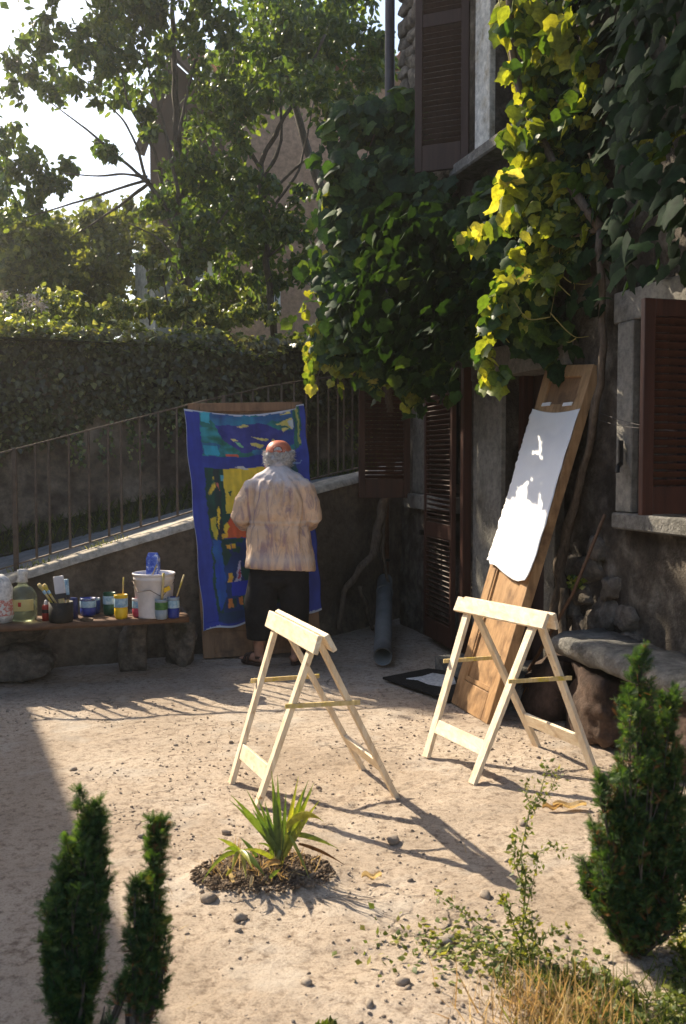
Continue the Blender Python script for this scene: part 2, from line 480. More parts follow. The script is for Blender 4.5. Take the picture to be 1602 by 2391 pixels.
M['darkleaf'] = leafmat('shade_toned_grape_leaf', [(0, (.008, .020, .010)), (.5, (.013, .032, .014)), (.92, (.022, .048, .018)), (1, (.05, .075, .025))], .3, (2.0, 1.9, .35), .7, .08)  # darker copy of the grape leaf, with the wall's shade put into its colour
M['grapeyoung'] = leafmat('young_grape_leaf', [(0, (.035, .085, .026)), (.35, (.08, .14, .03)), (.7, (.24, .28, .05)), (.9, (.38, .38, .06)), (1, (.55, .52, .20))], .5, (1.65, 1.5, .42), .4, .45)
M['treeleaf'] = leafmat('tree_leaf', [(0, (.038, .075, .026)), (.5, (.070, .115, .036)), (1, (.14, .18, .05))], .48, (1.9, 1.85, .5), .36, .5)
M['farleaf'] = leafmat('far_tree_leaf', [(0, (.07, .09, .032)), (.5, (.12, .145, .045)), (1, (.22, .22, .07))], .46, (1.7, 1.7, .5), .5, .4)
M['ivyleaf'] = leafmat('ivy_leaf', [(0, (.07, .068, .036)), (.6, (.12, .115, .055)), (.93, (.17, .165, .07)), (1, (.34, .33, .13))], .22, (1.9, 1.8, .4), .36, .5)
M['hedgetop'] = leafmat('hedge_top_leaf', [(0, (.06, .09, .03)), (.6, (.16, .20, .06)), (1, (.46, .46, .22))], .4, (1.8, 1.7, .5), .33, .6)
M['conifer'] = leafmat('conifer_spray', [(0, (.028, .062, .026)), (.6, (.056, .108, .038)), (.94, (.11, .16, .055)), (1, (.14, .12, .04))], .38, (1.9, 2.0, .4), .6, .25)
M['conifer_dry'] = leafmat('dry_spray', [(0, (.12, .055, .022)), (1, (.26, .13, .05))], .25, (1.4, 1.2, .6), .7, .2)
M['palm'] = leafmat('palm_leaf', [(0, (.07, .12, .03)), (.5, (.15, .21, .045)), (1, (.38, .36, .07))], .38, (1.7, 1.7, .35), .38, .5)
M['grass'] = leafmat('grass_blade', [(0, (.05, .07, .02)), (.6, (.09, .12, .03)), (1, (.20, .20, .07))], .4, (1.6, 1.6, .5), .6, .3)
M['drygrass'] = leafmat('dry_grass', [(0, (.30, .20, .10)), (.6, (.46, .34, .18)), (1, (.62, .52, .34))], .4, (1.3, 1.1, .7), .7, .2)
M['weed'] = leafmat('weed_leaf', [(0, (.08, .12, .03)), (.6, (.15, .19, .05)), (1, (.34, .33, .09))], .4, (1.6, 1.5, .5), .5, .35)
M['stemgreen'] = plain('green_stem', (.16, .17, .06), .6)
M['flower'] = plain('pale_blossom', (.60, .52, .42), .8)

# ------------------------------------------------------------------ leaf templates (x across, y to the tip, z up)
def tmpl_grape():
    pol = [(0, .04), (.16, -.13), (.38, -.08), (.46, .10), (.55, .30), (.45, .44), (.40, .62), (.19, .70), (0, .97), (-.16, .72), (-.37, .60), (-.43, .42), (-.56, .27), (-.44, .10), (-.36, -.10), (-.15, -.12)]
    v = [(0, .28, .0)] + [(x, y, -.26 * (x * x * 2.4 + max(0, y - .25) ** 2 * 1.1) - (.035 if i % 2 else 0)) for i, (x, y) in enumerate(pol)]
    n = len(pol)
    return np.array(v), np.array([(0, 1 + i, 1 + (i + 1) % n) for i in range(n)])
GV, GF = tmpl_grape()
LV = np.array([(0, 0, 0), (.20, .32, -.05), (0, .36, .03), (-.20, .32, -.05), (.17, .68, -.10), (0, .72, -.03), (-.17, .68, -.10), (0, 1, -.16)])
LF = np.array([(0, 1, 2), (0, 2, 3), (1, 4, 5), (1, 5, 2), (2, 5, 6), (2, 6, 3), (4, 7, 5), (5, 7, 6)])
SV = np.array([(0, 0, 0), (.30, .40, -.06), (0, .42, .03), (-.30, .40, -.06), (0, 1, -.10)])
SF = np.array([(0, 1, 2), (0, 2, 3), (1, 4, 2), (2, 4, 3)])
IV = np.array([(0, -.05, 0), (.45, .10, -.06), (.30, .45, -.02), (0, .95, -.10), (-.30, .45, -.02), (-.45, .10, -.06), (0, .3, .03)])
IF = np.array([(0, 1, 6), (1, 2, 6), (2, 3, 6), (3, 4, 6), (4, 5, 6), (5, 0, 6)])
def tmpl_spray():
    v = []; f = []
    def tri(x0, y0, dx, dy, w):
        b = len(v); L = math.hypot(dx, dy); nx, ny = -dy / L * w, dx / L * w
        v.extend([(x0 - nx, y0 - ny, 0), (x0 + nx, y0 + ny, .02), (x0 + dx, y0 + dy, .05)])
        f.append((b, b + 1, b + 2))
    tri(0, 0, 0, 1, .035)
    for i, y in enumerate((.08, .22, .36, .50, .64, .78)):
        L = .50 * (1 - y * .62)
        for s in (-1, 1):
            tri(0, y + .04 * (s > 0), s * L * .85, L * .70, .036)
    return np.array(v), np.array(f)
PV, PF = tmpl_spray()
BV = np.array([(-.02, 0, 0), (.02, 0, 0), (.016, .5, .06), (-.016, .5, .06), (0, 1, .22)])
BF = np.array([(0, 1, 2), (0, 2, 3), (3, 2, 4)])
def rvec(n, s=1.0): return rng.normal(0, s, (n, 3))

# ------------------------------------------------------------------ the ground
def mound(x, y):
    d = np.sqrt(((x + .29) / .33) ** 2 + ((y - 3.66) / .24) ** 2)
    return .055 * np.clip(1 - d, 0, 1) ** .8 * (1 + .5 * fbm(x * 14, y * 14, oct=3, seed=5))
def gz(x, y):
    x = np.asarray(x, float); y = np.asarray(y, float)
    near = np.clip(1 - np.abs(y - 4.5) / 6, 0, 1)
    z = .016 * fbm(x * 1.1, y * 1.1, oct=3, seed=1) + .010 * fbm(x * 5, y * 5, oct=3, seed=2)
    z = z + .006 * fbm(x * 22, y * 22, oct=3, seed=3) * near
    clod = np.clip(fbm(x * 26, y * 26, oct=3, seed=9) - .18, 0, 1) * np.clip(.4 + fbm(x * 1.6, y * 1.6, oct=2, seed=8), 0, 1)
    return z + .024 * clod * near + mound(x, y) - .008
def gzf(x, y): return float(gz(np.array([x]), np.array([y]))[0])
xs = np.concatenate([[-400, -150, -60, -25, -12, -8, -6, -5, -4.2, -3.6], np.arange(-3.2, 2.45, .02), [2.8, 3.5, 5, 8, 14, 30, 80, 400]])
ys = np.concatenate([[-60, -20, -8, -3, 0, 1, 1.6, 2.0], np.arange(2.2, 8.2, .022), [8.6, 9.2, 10, 12, 16, 25, 60, 160, 600]])
X, Y = np.meshgrid(xs, ys)
Z = gz(X, Y)
far = (np.abs(X) > 3.4) | (Y > 8.3) | (Y < 1.9)
Z = np.where(far, 0.0, Z)
nx, ny = len(xs), len(ys)
idx = np.arange(nx * ny).reshape(ny, nx)
F = np.stack([idx[:-1, :-1], idx[:-1, 1:], idx[1:, 1:], idx[1:, :-1]], -1).reshape(-1, 4)
o = place('ground', np_mesh('ground', np.stack([X, Y, Z], -1).reshape(-1, 3), F, M['ground'], True))
o['kind'] = 'structure'

# rock template
def rock_tmpl(seed, sub=1):
    bm = bmesh.new(); bmesh.ops.create_icosphere(bm, subdivisions=sub, radius=1)
    for v in bm.verts:
        n = noise.noise(v.co * 1.3 + Vector((seed * 7.1, 3, 1)))
        v.co *= 1 + .45 * n
        v.co.z *= .7
    V = np.array([v.co[:] for v in bm.verts]); Fc = np.array([[v.index for v in f.verts] for f in bm.faces]); bm.free()
    return V, Fc
def scatter_rocks(name, xy, size, mat, zoff=0.0, zf=gz):
    V, Fc = rock_tmpl(3)
    n = len(xy)
    a = rng.random(n) * 2 * PI
    T = np.stack([np.cos(a), np.sin(a), np.zeros(n)], 1) + rvec(n, .15); N = np.tile([0, 0, 1.], (n, 1)) + rvec(n, .3)
    P = np.stack([xy[:, 0], xy[:, 1], zf(xy[:, 0], xy[:, 1]) + size * .2 + zoff], 1)
    sc3 = V * np.array([1, .75, 1])
    return leafcloud(name, P, N, T, size, sc3, Fc, mat)
n = 6500
xy = np.stack([rng.uniform(-2.4, 2.0, n), 2.45 + 4.2 * rng.random(n) ** 1.1], 1)
k = fbm(xy[:, 0] * 1.3, xy[:, 1] * 1.3, oct=3, seed=21) * 1.7 + .30 * (xy[:, 0] > .1) + rng.normal(0, .18, n) > .10
xy = xy[k]
sz = .0035 + .006 * rng.random(len(xy)) ** 3 + .008 * (rng.random(len(xy)) > .985)
scatter_rocks('gravel', xy, sz, M['rock'])
# dug soil and clods round the palm
b = MB()
def md(u, v):
    a = u * 2 * PI; r = v ** .8
    k = 1 + .22 * math.sin(a * 2 + .6) + .22 * noise.noise(Vector((math.cos(a) * 2, math.sin(a) * 2, 3)))
    x = -.30 + .225 * r * k * math.cos(a); y = 3.65 + .135 * r * k * math.sin(a)
    p = Vector((x * 26, y * 26, 0))
    z = gzf(x, y) + (.010 + .022 * abs(noise.noise(p)) + .014 * noise.noise(p * 2.7) + .010 * (1 - r)) * min(1, (1 - v) * 5) - .006
    return (x, y, z)
b.grid(md, 110, 34)
tag(b.build('soil_mound', M['soil'], recalc=False), 'low mound of dark dug soil round the young palm', 'soil')
n = 2600
a = rng.random(n) * 2 * PI; r = rng.random(n) ** .6 * 1.15
xy = np.stack([-.30 + .235 * r * np.cos(a), 3.65 + .15 * r * np.sin(a)], 1)
scatter_rocks('soil_clods', xy, .0025 + .009 * rng.random(n) ** 3, M['soil'], zoff=.012)
def rock(name, loc, size, mat, label=None, cat=None, group=None, parent=None, seed=0, squash=(1, 1, 1), sub=2, rz=0.0, kind=None, sq=.45, roll=0.0):
    bm = bmesh.new(); bmesh.ops.create_icosphere(bm, subdivisions=sub, radius=1)
    for v in bm.verts:
        p = v.co.copy()
        d = 1 + .30 * noise.noise(p * 1.1 + Vector((seed * 5.3, seed, 2))) + .16 * noise.noise(p * 2.9 + Vector((1, seed, 9))) + .07 * noise.noise(p * 7 + Vector((4, seed, 1))) + .035 * abs(noise.noise(p * 15 + Vector((seed, 2, 1))))
        # squarish, with a few flat broken faces
        m_ = max(abs(p.x), abs(p.y), abs(p.z)); p = p.lerp(p / m_ * .85, sq)
        for q_ in range(4):
            nn_ = Vector((math.sin(seed * 3.1 + q_ * 2.3), math.cos(seed * 1.7 + q_ * 1.9), math.sin(seed + q_ * 4.1))).normalized()
            k_ = p.dot(nn_) - .72
            if k_ > 0: p = p - nn_ * k_ * .8
        v.co = Vector((p.x * d * squash[0], p.y * d * squash[1], p.z * d * squash[2])) * size
    me = bpy.data.meshes.new(name); bm.to_mesh(me); bm.free()
    finish(me, mat, True)
    o = place(name, me, parent, Matrix.Translation(Vector(loc)) @ Matrix.Rotation(rz, 4, 'Z') @ Matrix.Rotation(roll, 4, 'X'))
    if label: tag(o, label, cat, group)
    return o
for i, (px, py, s, lab) in enumerate([
        (486, 2098, .030, 'dark angular stone at the left foot of the palm mound'),
        (170, 1795, .022, 'small lone stone on the sunlit ground near the shadow edge'),
        (527, 1945, .022, 'small brown stone to the upper left of the palm'),
        (560, 2143, .026, 'low earthy clod on the ground below the palm mound'),
        (1133, 2096, .026, 'flat dark pebble under the tip of the sawhorse shadow'),
        (940, 2296, .024, 'dark stone lying alone in the lower middle foreground'),
        (1220, 1925, .022, 'grey pebble left of the tall weed on the gravel'),
        (1043, 2198, .030, 'crumbly pale clod near the low weeds in front'),
        (918, 1962, .032, 'largest grey lump between the two sawhorse shadows'),
        (715, 2295, .020, 'little dark stone on bare ground below the palm shadow'),
        (330, 1950, .016, 'small pebble just right of the left conifer tip')]):
    p = gp(px, py)
    rock('stone', (p.x, p.y, gzf(p.x, p.y) + s * .3), s, M['rock'], lab, 'stone', 'loose stones on the ground', seed=i, squash=(1.1, .8, .62), rz=i * 1.3)
# curled dry leaves by the shrub
def curled(px, py, s, lab):
    p = gp(px, py); b = MB()
    def f(u, v):
        x = (u - .5) * s * 3; y = (v - .5) * s * (1 - (2 * u - 1) ** 2 * .8)
        return (p.x + x, p.y + y, gzf(p.x, p.y) + .012 + .018 * abs(v - .5) * 2 + .008 * math.sin(u * 9))
    b.grid(f, 8, 4)
    tag(b.build('dry_leaf', M['drygrass'], smooth=True, recalc=False), lab, 'leaf', 'dry leaves on the ground')
curled(1330, 1890, .05, 'long curled dry leaf in front of the right conifer')
curled(1290, 1893, .03, 'short curled dry leaf touching the longer one')
curled(868, 2052, .025, 'reddish brown dead leaf right of the palm mound')
# ------------------------------------------------------------------ ramp: retaining wall, path, verge, wall behind
RD = Vector((.903, .43, 0))
RS = [-4.0, .8, 2.02, 2.45, 3.14, 3.89, 4.53, 8.0]
RZ = [-.55, .66, .99, 1.105, 1.265, 1.387, 1.47, 1.95]
def zr(x, y): return np.interp(x * RD.x + y * RD.y - (-2.6 * RD.x + 7.3 * RD.y) + .8, RS, RZ)
WP = [(-6.6, 5.42), (-4.5, 6.42), (-2.6, 7.30), (-1.1, 8.0), (-.5, 8.35), (-.02, 8.86), (.36, 9.46), (.85, 10.3), (1.8, 11.9)]
def resample(P, step):
    out = []
    for a, b in zip(P[:-1], P[1:]):
        a = Vector((*a, 0)); b = Vector((*b, 0)); n = max(1, int((b - a).length / step))
        out += [a.lerp(b, i / n) for i in range(n)]
    out.append(Vector((*P[-1], 0)))
    return out
def offset(P, d):
    out = []
    for i, p in enumerate(P):
        t = (P[min(i + 1, len(P) - 1)] - P[max(i - 1, 0)]).normalized()
        out.append(p + Vector((-t.y, t.x, 0)) * d)
    return out
wp = resample(WP, .05)
for _ in range(14):   # round the bend
    wp = [wp[0]] + [(wp[i - 1] + wp[i] * 2 + wp[i + 1]) / 4 for i in range(1, len(wp) - 1)] + [wp[-1]]
rw = thing('retaining_wall', 'low stained rendered wall holding up the ramp behind the bench', 'wall', (-1.1, 8.0, 0))
b = MB()
nz_ = 22
def wallpt(i, j):
    p = wp[i]; t = (wp[min(i + 1, len(wp) - 1)] - wp[max(i - 1, 0)]).normalized(); out = Vector((t.y, -t.x, 0))
    top = float(zr(p.x, p.y)) - .05
    z = -.1 + (top + .1) * j / nz_
    d = .035 * noise.noise(Vector((p.x * 2, p.y * 2, z * 2))) + .012 * noise.noise(Vector((p.x * 9, p.y * 9, z * 9)))
    return p + out * d + Vector((0, 0, z))
nw = len(wp)
for j in range(nz_ + 1):
    for i in range(nw): b.v.append(tuple(wallpt(i, j)))
for j in range(nz_):
    for i in range(nw - 1):
        b.f.append((j * nw + i, j * nw + i + 1, (j + 1) * nw + i + 1, (j + 1) * nw + i)); b.mi.append(0)
b.build('wall', M['retain'], rw, True, recalc=False)
wb_ = offset(wp, .24)
b = MB()   # worn cap, its edge broken and uneven
rowz = [(-.035, -.055), (-.02, -.004), (.02, .006), (.08, .008), (.16, .0), (.24, -.004)]
for q, (d, dz) in enumerate(rowz):
    pp = offset(wp, d)
    for i, p in enumerate(pp):
        w_ = wp[i]; e = .014 * noise.noise(Vector((p.x * 7, p.y * 7, q))) + .02 * noise.noise(Vector((p.x * 2.1, p.y * 2.1, 5)))
        b.v.append((p.x + e * (q < 3), p.y + e * (q < 3), float(zr(w_.x, w_.y)) + dz + (e * .6 if q < 5 else 0)))
for q in range(len(rowz) - 1):
    for i in range(nw - 1):
        b.f.append((q * nw + i, q * nw + i + 1, (q + 1) * nw + i + 1, (q + 1) * nw + i)); b.mi.append(0)
b.build('coping', M['cap'], rw, True, recalc=False)
# path and verge
BW = [(-8.2, 8.1), (-6.2, 9.05), (-4.0, 10.0), (-1.5, 10.85), (.05, 11.8), (1.55, 13.3), (2.9, 14.9)]
bw = resample(BW, .1)
for _ in range(8):
    bw = [bw[0]] + [(bw[i - 1] + bw[i] * 2 + bw[i + 1]) / 4 for i in range(1, len(bw) - 1)] + [bw[-1]]
def strip(t0, t1, nt_, z0, z1, bumpy, seed):
    b = MB(); n = 130
    A = wb_; B = bw
    def pt(u, v):
        a = A[min(int(u * (len(A) - 1)), len(A) - 1)]; c = B[min(int(u * (len(B) - 1)), len(B) - 1)]
        t = t0 + (t1 - t0) * v
        p = a.lerp(c, t)
        z = float(zr(a.x, a.y)) + z0 + (z1 - z0) * v + bumpy * noise.noise(Vector((p.x * 3, p.y * 3, seed)))
        return (p.x, p.y, z)
    b.grid(pt, n, nt_)
    return b
o = strip(0, .60, 6, -.008, .03, .006, 1).build('path', M['path'], smooth=True, recalc=False); o['kind'] = 'structure'
o = strip(.60, 1.0, 5, .028, .20, .03, 2).build('verge', M['verge'], smooth=True, recalc=False); o['kind'] = 'structure'
def verge_pt(u, t):
    a = wb_[min(int(u * (len(wb_) - 1)), len(wb_) - 1)]; c = bw[min(int(u * (len(bw) - 1)), len(bw) - 1)]
    p = a.lerp(c, t); z = float(zr(a.x, a.y)) + .028 + .17 * max(0, (t - .6) / .4)
    return (p.x, p.y, z - .01)
n = 9000
P = np.array([verge_pt(rng.uniform(.2, .9), .56 + .44 * rng.random() ** .8) for _ in range(n)])
leafcloud('verge_grass', P, rvec(n) * [1, 1, .2], np.tile([0, 0, 1.], (n, 1)) + rvec(n, .5), .05 + .08 * rng.random(n), BV * [2.2, 1, 1], BF, M['grass'])
# tufts along the foot of the railing
n = 900
ii = rng.choice(np.arange(int(nw * .25), int(nw * .6)), n); keep = np.array([noise.noise(Vector((wp[i].x * 2.4, 0, 3))) > .05 for i in ii])
ii = ii[keep]; of = offset(wp, .11)
P = np.array([(of[i].x + random.gauss(0, .03), of[i].y + random.gauss(0, .025), float(zr(wp[i].x, wp[i].y))) for i in ii])
leafcloud('wall_tufts', P, rvec(len(P)) * [1, 1, .2], np.tile([0, -.2, 1.], (len(P), 1)) + rvec(len(P), .6), .03 + .05 * rng.random(len(P)), BV * [2.6, 1, 1], BF, M['weed'])
# wall behind, under the ivy
IT = 2.76
bwt = thing('garden_wall', 'tall brown stucco wall behind the ramp with ivy spilling over it', 'wall', (-1.2, 10.2, 1))
b = MB(); nb = len(bw); nzb = 30
for j in range(nzb + 1):
    for i, p in enumerate(bw):
        t = (bw[min(i + 1, nb - 1)] - bw[max(i - 1, 0)]).normalized(); out = Vector((t.y, -t.x, 0))
        z0 = -.8; z = z0 + (IT - z0) * j / nzb
        d = .05 * noise.noise(Vector((p.x * 1.5, p.y * 1.5, z * 1.5)))
        q = p + out * d
        b.v.append((q.x, q.y, z))
for j in range(nzb):
    for i in range(nb - 1):
        b.f.append((j * nb + i, j * nb + i + 1, (j + 1) * nb + i + 1, (j + 1) * nb + i)); b.mi.append(0)
b.build('wall', M['backwall'], bwt, True, recalc=False)
b = MB(); bo = offset(bw, .35)
for i in range(nb - 1):
    a, c, d, e = bw[i], bw[i + 1], bo[i + 1], bo[i]
    b.add([(a.x, a.y, IT), (c.x, c.y, IT), (d.x, d.y, IT), (e.x, e.y, IT)], [(0, 1, 2, 3)])
b.build('wall_top', M['backwall'], bwt, recalc=False)
# hillside behind
b = MB()
def hill(u, v):
    x = -60 + 120 * u; y = 10.2 + 260 * v * v
    base = 2.75 + .0 * x
    z = base + .5 * (y > 13) + 9 * max(0, (v - .25)) ** 1.2 * (1 + .4 * noise.noise(Vector((x * .03, y * .02, 0)))) - .02 * max(0, x + 4) * (v > .3)
    # keep the front edge behind the garden wall
    yf = 11.0 + .5 * x if v == 0 else y
    if v == 0: y = max(7.6, min(13.6, 11.0 + .5 * x)) if x > -7 else 7.6 + .0
    return (x, y + .35, z)
b.grid(hill, 60, 24)
o = b.build('hillside', M['hill'], smooth=True, recalc=False); o['kind'] = 'structure'

# ivy on the wall
ivy = thing('ivy_hedge', 'dark ivy sheet hanging down the brown wall behind the railing', 'ivy', (-2.5, 9.5, 2.9))
n = 18500
u = rng.uniform(0.04, .93, n); ui = (u * (nb - 1)).astype(int)
BWp = np.array([tuple(p) for p in bw]); tan = np.gradient(BWp, axis=0); tan = nrm(tan); outn = np.stack([tan[:, 1], -tan[:, 0], 0 * tan[:, 0]], 1)
pu = BWp[ui] + rvec(n, .03)
xq = pu[:, 0]
low = 1.98 - .07 * (xq + 3.0) + .24 * fbm(xq * 1.3, xq * 0 + 3, oct=3, seed=4) + .10 * fbm(xq * 5, xq * 0 + 1, oct=2, seed=6) - .25 * np.clip(-xq - 2.2, 0, 2)
low = np.where(xq > -.9, low - .05 + .28 * np.clip(xq + .9, 0, 1.2), low)
zz = low + (IT + .05 - low) * rng.random(n) ** .92
zz = np.where(rng.random(n) < .22, IT - .18 + .32 * rng.random(n), zz)
th = .10 + .14 * np.clip((zz - low) / .5, 0, 1) + .06 * fbm(xq * 2.2, zz * 2.2, oct=3, seed=7)
P = pu + outn[ui] * (th[:, None] * rng.uniform(.75, 1.1, n)[:, None]); P[:, 2] = zz
N = outn[ui] + np.array([0, 0, .45]) + rvec(n, .38)
leafcloud('foliage', P, N, np.tile([0, 0, -1.], (n, 1)) + rvec(n, .35), .045 + .04 * rng.random(n), IV, IF, M['ivyleaf'], ivy)
n = 11000
u = rng.uniform(0.06, .93, n); ui = (u * (nb - 1)).astype(int)
w = rng.uniform(-.32, .5, n)
P = BWp[ui] - outn[ui] * w[:, None] + rvec(n, .03)
P[:, 2] = IT + .05 - .55 * np.clip(-w, 0, 1) ** 1.2 + .16 * fbm(P[:, 0] * 2, P[:, 1] * 2, oct=3, seed=12) * 1.2 + rng.random(n) ** 2 * .10 + .20 * np.clip((-P[:, 0] - 1.6) / 2, 0, 1) * rng.random(n) + .10 * np.clip(fbm(P[:, 0] * .9, P[:, 1] * .9, oct=2, seed=15) * 2, 0, 1)
leafcloud('top_foliage', P, np.array([0, 0, 1.]) + rvec(n, .55), rvec(n) + [0, -.4, -.2], .045 + .045 * rng.random(n), IV, IF, M['hedgetop'], ivy)
# hanging runners of ivy
rn_p = []; rn_n = []
for _ in range(44):
    i = random.randint(int(nb * .12), int(nb * .72)); p = BWp[i] + outn[i] * .16
    L = random.uniform(.15, .55); zt = 1.95 + random.uniform(-.1, .25)
    for q in range(int(L / .022)):
        rn_p.append((p[0] + random.gauss(0, .022), p[1] + random.gauss(0, .02), zt - q * .022)); rn_n.append(outn[i] + np.array([random.gauss(0, .4), random.gauss(0, .3), random.gauss(.3, .3)]))
leafcloud('runners', np.array(rn_p), np.array(rn_n), np.tile([0, 0, -1.], (len(rn_p), 1)) + rvec(len(rn_p), .3), .035 + .025 * rng.random(len(rn_p)), IV, IF, M['hedgetop'], ivy)
# pale blossom spike over the hedge
fl = thing('blossoming_shrub', 'pale pinkish blossom heads rising over the hedge at far left', 'shrub', (-3.0, 9.7, 2.9))
P = []
for (px, py, s) in ((72, 698, 22), (60, 712, 18), (88, 706, 14), (8, 690, 12), (100, 716, 12)):
    c = at(px, py, 9.5)
    P += [tuple(c + Vector((random.gauss(0, 1), random.gauss(0, 1), random.gauss(0, 1))) * s / 500) for _ in range(60)]
P = np.array(P)
leafcloud('blossom', P, rvec(len(P)), rvec(len(P)), .018 + .02 * rng.random(len(P)), SV, SF, M['flower'], fl)
for px in (70, 60, 88, 10): MB().tube([at(px, 760, 9.6), at(px, 715, 9.5)], .006, 5).build('stem', M['stemgreen'], fl)

# ------------------------------------------------------------------ railing
rl = thing('iron_railing', 'thin rusty iron railing climbing along the ramp wall', 'railing', (-1.1, 8.1, 1.1))
ro = offset(wp, .13)
b = MB(); pts = [Vector((p.x, p.y, float(zr(w.x, w.y)) + .055)) for p, w in zip(ro, wp)][::6]
for a, c in zip(pts[:-1], pts[1:]): b.beam(a, c, .028, .010)
b.build('bottom_rail', M['iron'], rl)
b = MB()
for a, c in zip(pts[:-1], pts[1:]): b.beam(a + Vector((0, 0, .87)), c + Vector((0, 0, .87)), .030, .010)
b.build('top_rail', M['iron'], rl)
pm = MB().box((0, 0, .435), (.016, .016, .87)).mesh('picket', M['iron'])
pom = MB().box((0, 0, .42), (.034, .034, 1.0)).mesh('post', M['iron'], bevel=.003)
acc = 0; nxt = .0; cnt = 0
for i in range(1, len(ro)):
    acc += (ro[i] - ro[i - 1]).length
    if acc >= nxt:
        nxt += .139
        p = ro[i]; z = float(zr(wp[i].x, wp[i].y)) + .055
        x_img = 801 + FPX * p.x / p.y
        if x_img > 1000: break
        post = (cnt % 12 == 9)
        cnt += 1
        place('post' if post else 'picket', pom if post else pm, rl, Matrix.Translation((p.x, p.y, z - (.04 if post else 0))))

# ------------------------------------------------------------------ the stone house on the right
house = thing('stone_house', 'old grey plastered stone house with brown louvred shutters on the right', 'house', tuple(hp(1, 0)))
HZ = 7.0; S0, S1 = -7.0, 3.22
opn = [(.30, .95, .02, 2.19), (1.80, 2.40, 1.26, 2.34), (-1.55, -.72, 1.26, 2.33), (.35, 1.17, 3.80, 5.3)]
def wall_d(s, z):
    lo_ = max(0, min(1, (1.1 - z) / .8))
    return .030 * noise.noise(Vector((s * 1.3, z * 1.3, 1))) + (.014 + .02 * lo_) * noise.noise(Vector((s * 5, z * 5, 2))) + (.010 + .012 * lo_) * noise.noise(Vector((s * 12, z * 12, 4)))
ss = sorted(set(list(np.round(np.arange(S0, -2.4, .4), 3)) + list(np.round(np.arange(-2.4, S1, .04), 3)) + [S1] + [o_[0] for o_ in opn] + [o_[1] for o_ in opn]))
zs = sorted(set(list(np.round(np.arange(-.1, 5.6, .04), 3)) + list(np.round(np.arange(5.6, HZ + .01, .2), 3)) + [o_[2] for o_ in opn] + [o_[3] for o_ in opn]))
b = MB(); ns = len(ss)
for z in zs:
    for s in ss: b.v.append(tuple(hp(s, z, wall_d(s, z) - .03)))
for j in range(len(zs) - 1):
    for i in range(ns - 1):
        sm = (ss[i] + ss[i + 1]) / 2; zm = (zs[j] + zs[j + 1]) / 2
        if any(a < sm < c and d < zm < e for a, c, d, e in opn): continue
        b.f.append((j * ns + i, j * ns + i + 1, (j + 1) * ns + i + 1, (j + 1) * ns + i)); b.mi.append(0)
b.build('wall', M['plaster'], house, True, recalc=False)
b = MB()   # reveals, back and side walls
for a, c, d, e in opn:
    for q in (((a, d), (a, e)), ((a, e), (c, e)), ((c, e), (c, d)), ((c, d), (a, d))):
        (s1, z1), (s2, z2) = q
        b.add([hp(s1, z1, .0), hp(s2, z2, .0), hp(s2, z2, -.34), hp(s1, z1, -.34)], [(0, 1, 2, 3)])
    b.build('reveal', M['plaster'], house, recalc=False); b = MB()
b = MB()
b.hexa([hp(S0, -.1, -.36), hp(S1 - .01, -.1, -.36), hp(S1 - .01, -.1, -5), hp(S0, -.1, -5), hp(S0, HZ, -.36), hp(S1 - .01, HZ, -.36), hp(S1 - .01, HZ, -5), hp(S0, HZ, -5)])
b.build('core', M['dark'], house)
b = MB()
b.add([hp(S1, -.1, -.04), hp(S1, -.1, -5), hp(S1, HZ, -5), hp(S1, HZ, -.04)], [(0, 1, 2, 3)])
b.build('end_wall', M['plaster'], house)
b = MB()
b.hexa([hp(S0, HZ, .62), hp(S1 + .45, HZ, .62), hp(S1 + .45, HZ + 1.6, -2.7), hp(S0, HZ + 1.6, -2.7), hp(S0, HZ + .12, .62), hp(S1 + .45, HZ + .12, .62), hp(S1 + .45, HZ + 1.72, -2.7), hp(S0, HZ + 1.72, -2.7)])
b.build('roof', M['tile'], house)
# corner stones in the strip of bare masonry
zc = 3.7; k = 0
while zc < 6.9:
    h = random.uniform(.09, .19)
    s = 3.16
    while s > 2.0:
        w = random.uniform(.14, .30)
        rock('stone', hp(s - w / 2, zc + h / 2, -.01), 1, M['stone'], parent=house, seed=k, squash=(.065, w * .62, h * .64), rz=HA, sub=3, sq=.6, roll=random.uniform(-.15, .35))
        s -= w + .012; k += 1
    zc += h + .012
# rough stones showing at the foot of the wall
for i, (s, z, w, h, o_) in enumerate([(-.33, .62, .26, .16, .03), (-.12, .72, .17, .12, .02), (-.20, .88, .20, .13, .02), (-.42, .80, .16, .11, .01), (-.10, .50, .20, .13, .04), (-.58, .64, .22, .12, .02),
                                      (.00, .62, .12, .10, .03), (-.02, .35, .18, .16, .05), (-.30, .42, .24, .14, .05), (-.62, .46, .26, .13, .03), (.04, .88, .13, .12, .01), (-.28, 1.02, .16, .10, .0), (.03, .15, .2, .2, .06), (-.34, .2, .26, .2, .06), (-.75, .28, .3, .2, .04)]):
    rock('stone', hp(s, z, o_ * .5 - .062), 1, M['stone'], parent=house, seed=40 + i, squash=(.085, w * .72, h * .78), rz=HA, sub=3, sq=.8, roll=random.uniform(-.3, .3))
def hbox(name, s0, s1, z0, z1, o0, o1, mat, parent=house, bevel=.006, skew=0):
    b = MB().hexa([hp(s0, z0, o0), hp(s1, z0, o0), hp(s1, z0, o1), hp(s0, z0, o1), hp(s0, z1, o0), hp(s1, z1, o0), hp(s1, z1, o1), hp(s0, z1, o1)])
    return b.build(name, mat, parent, bevel=bevel)
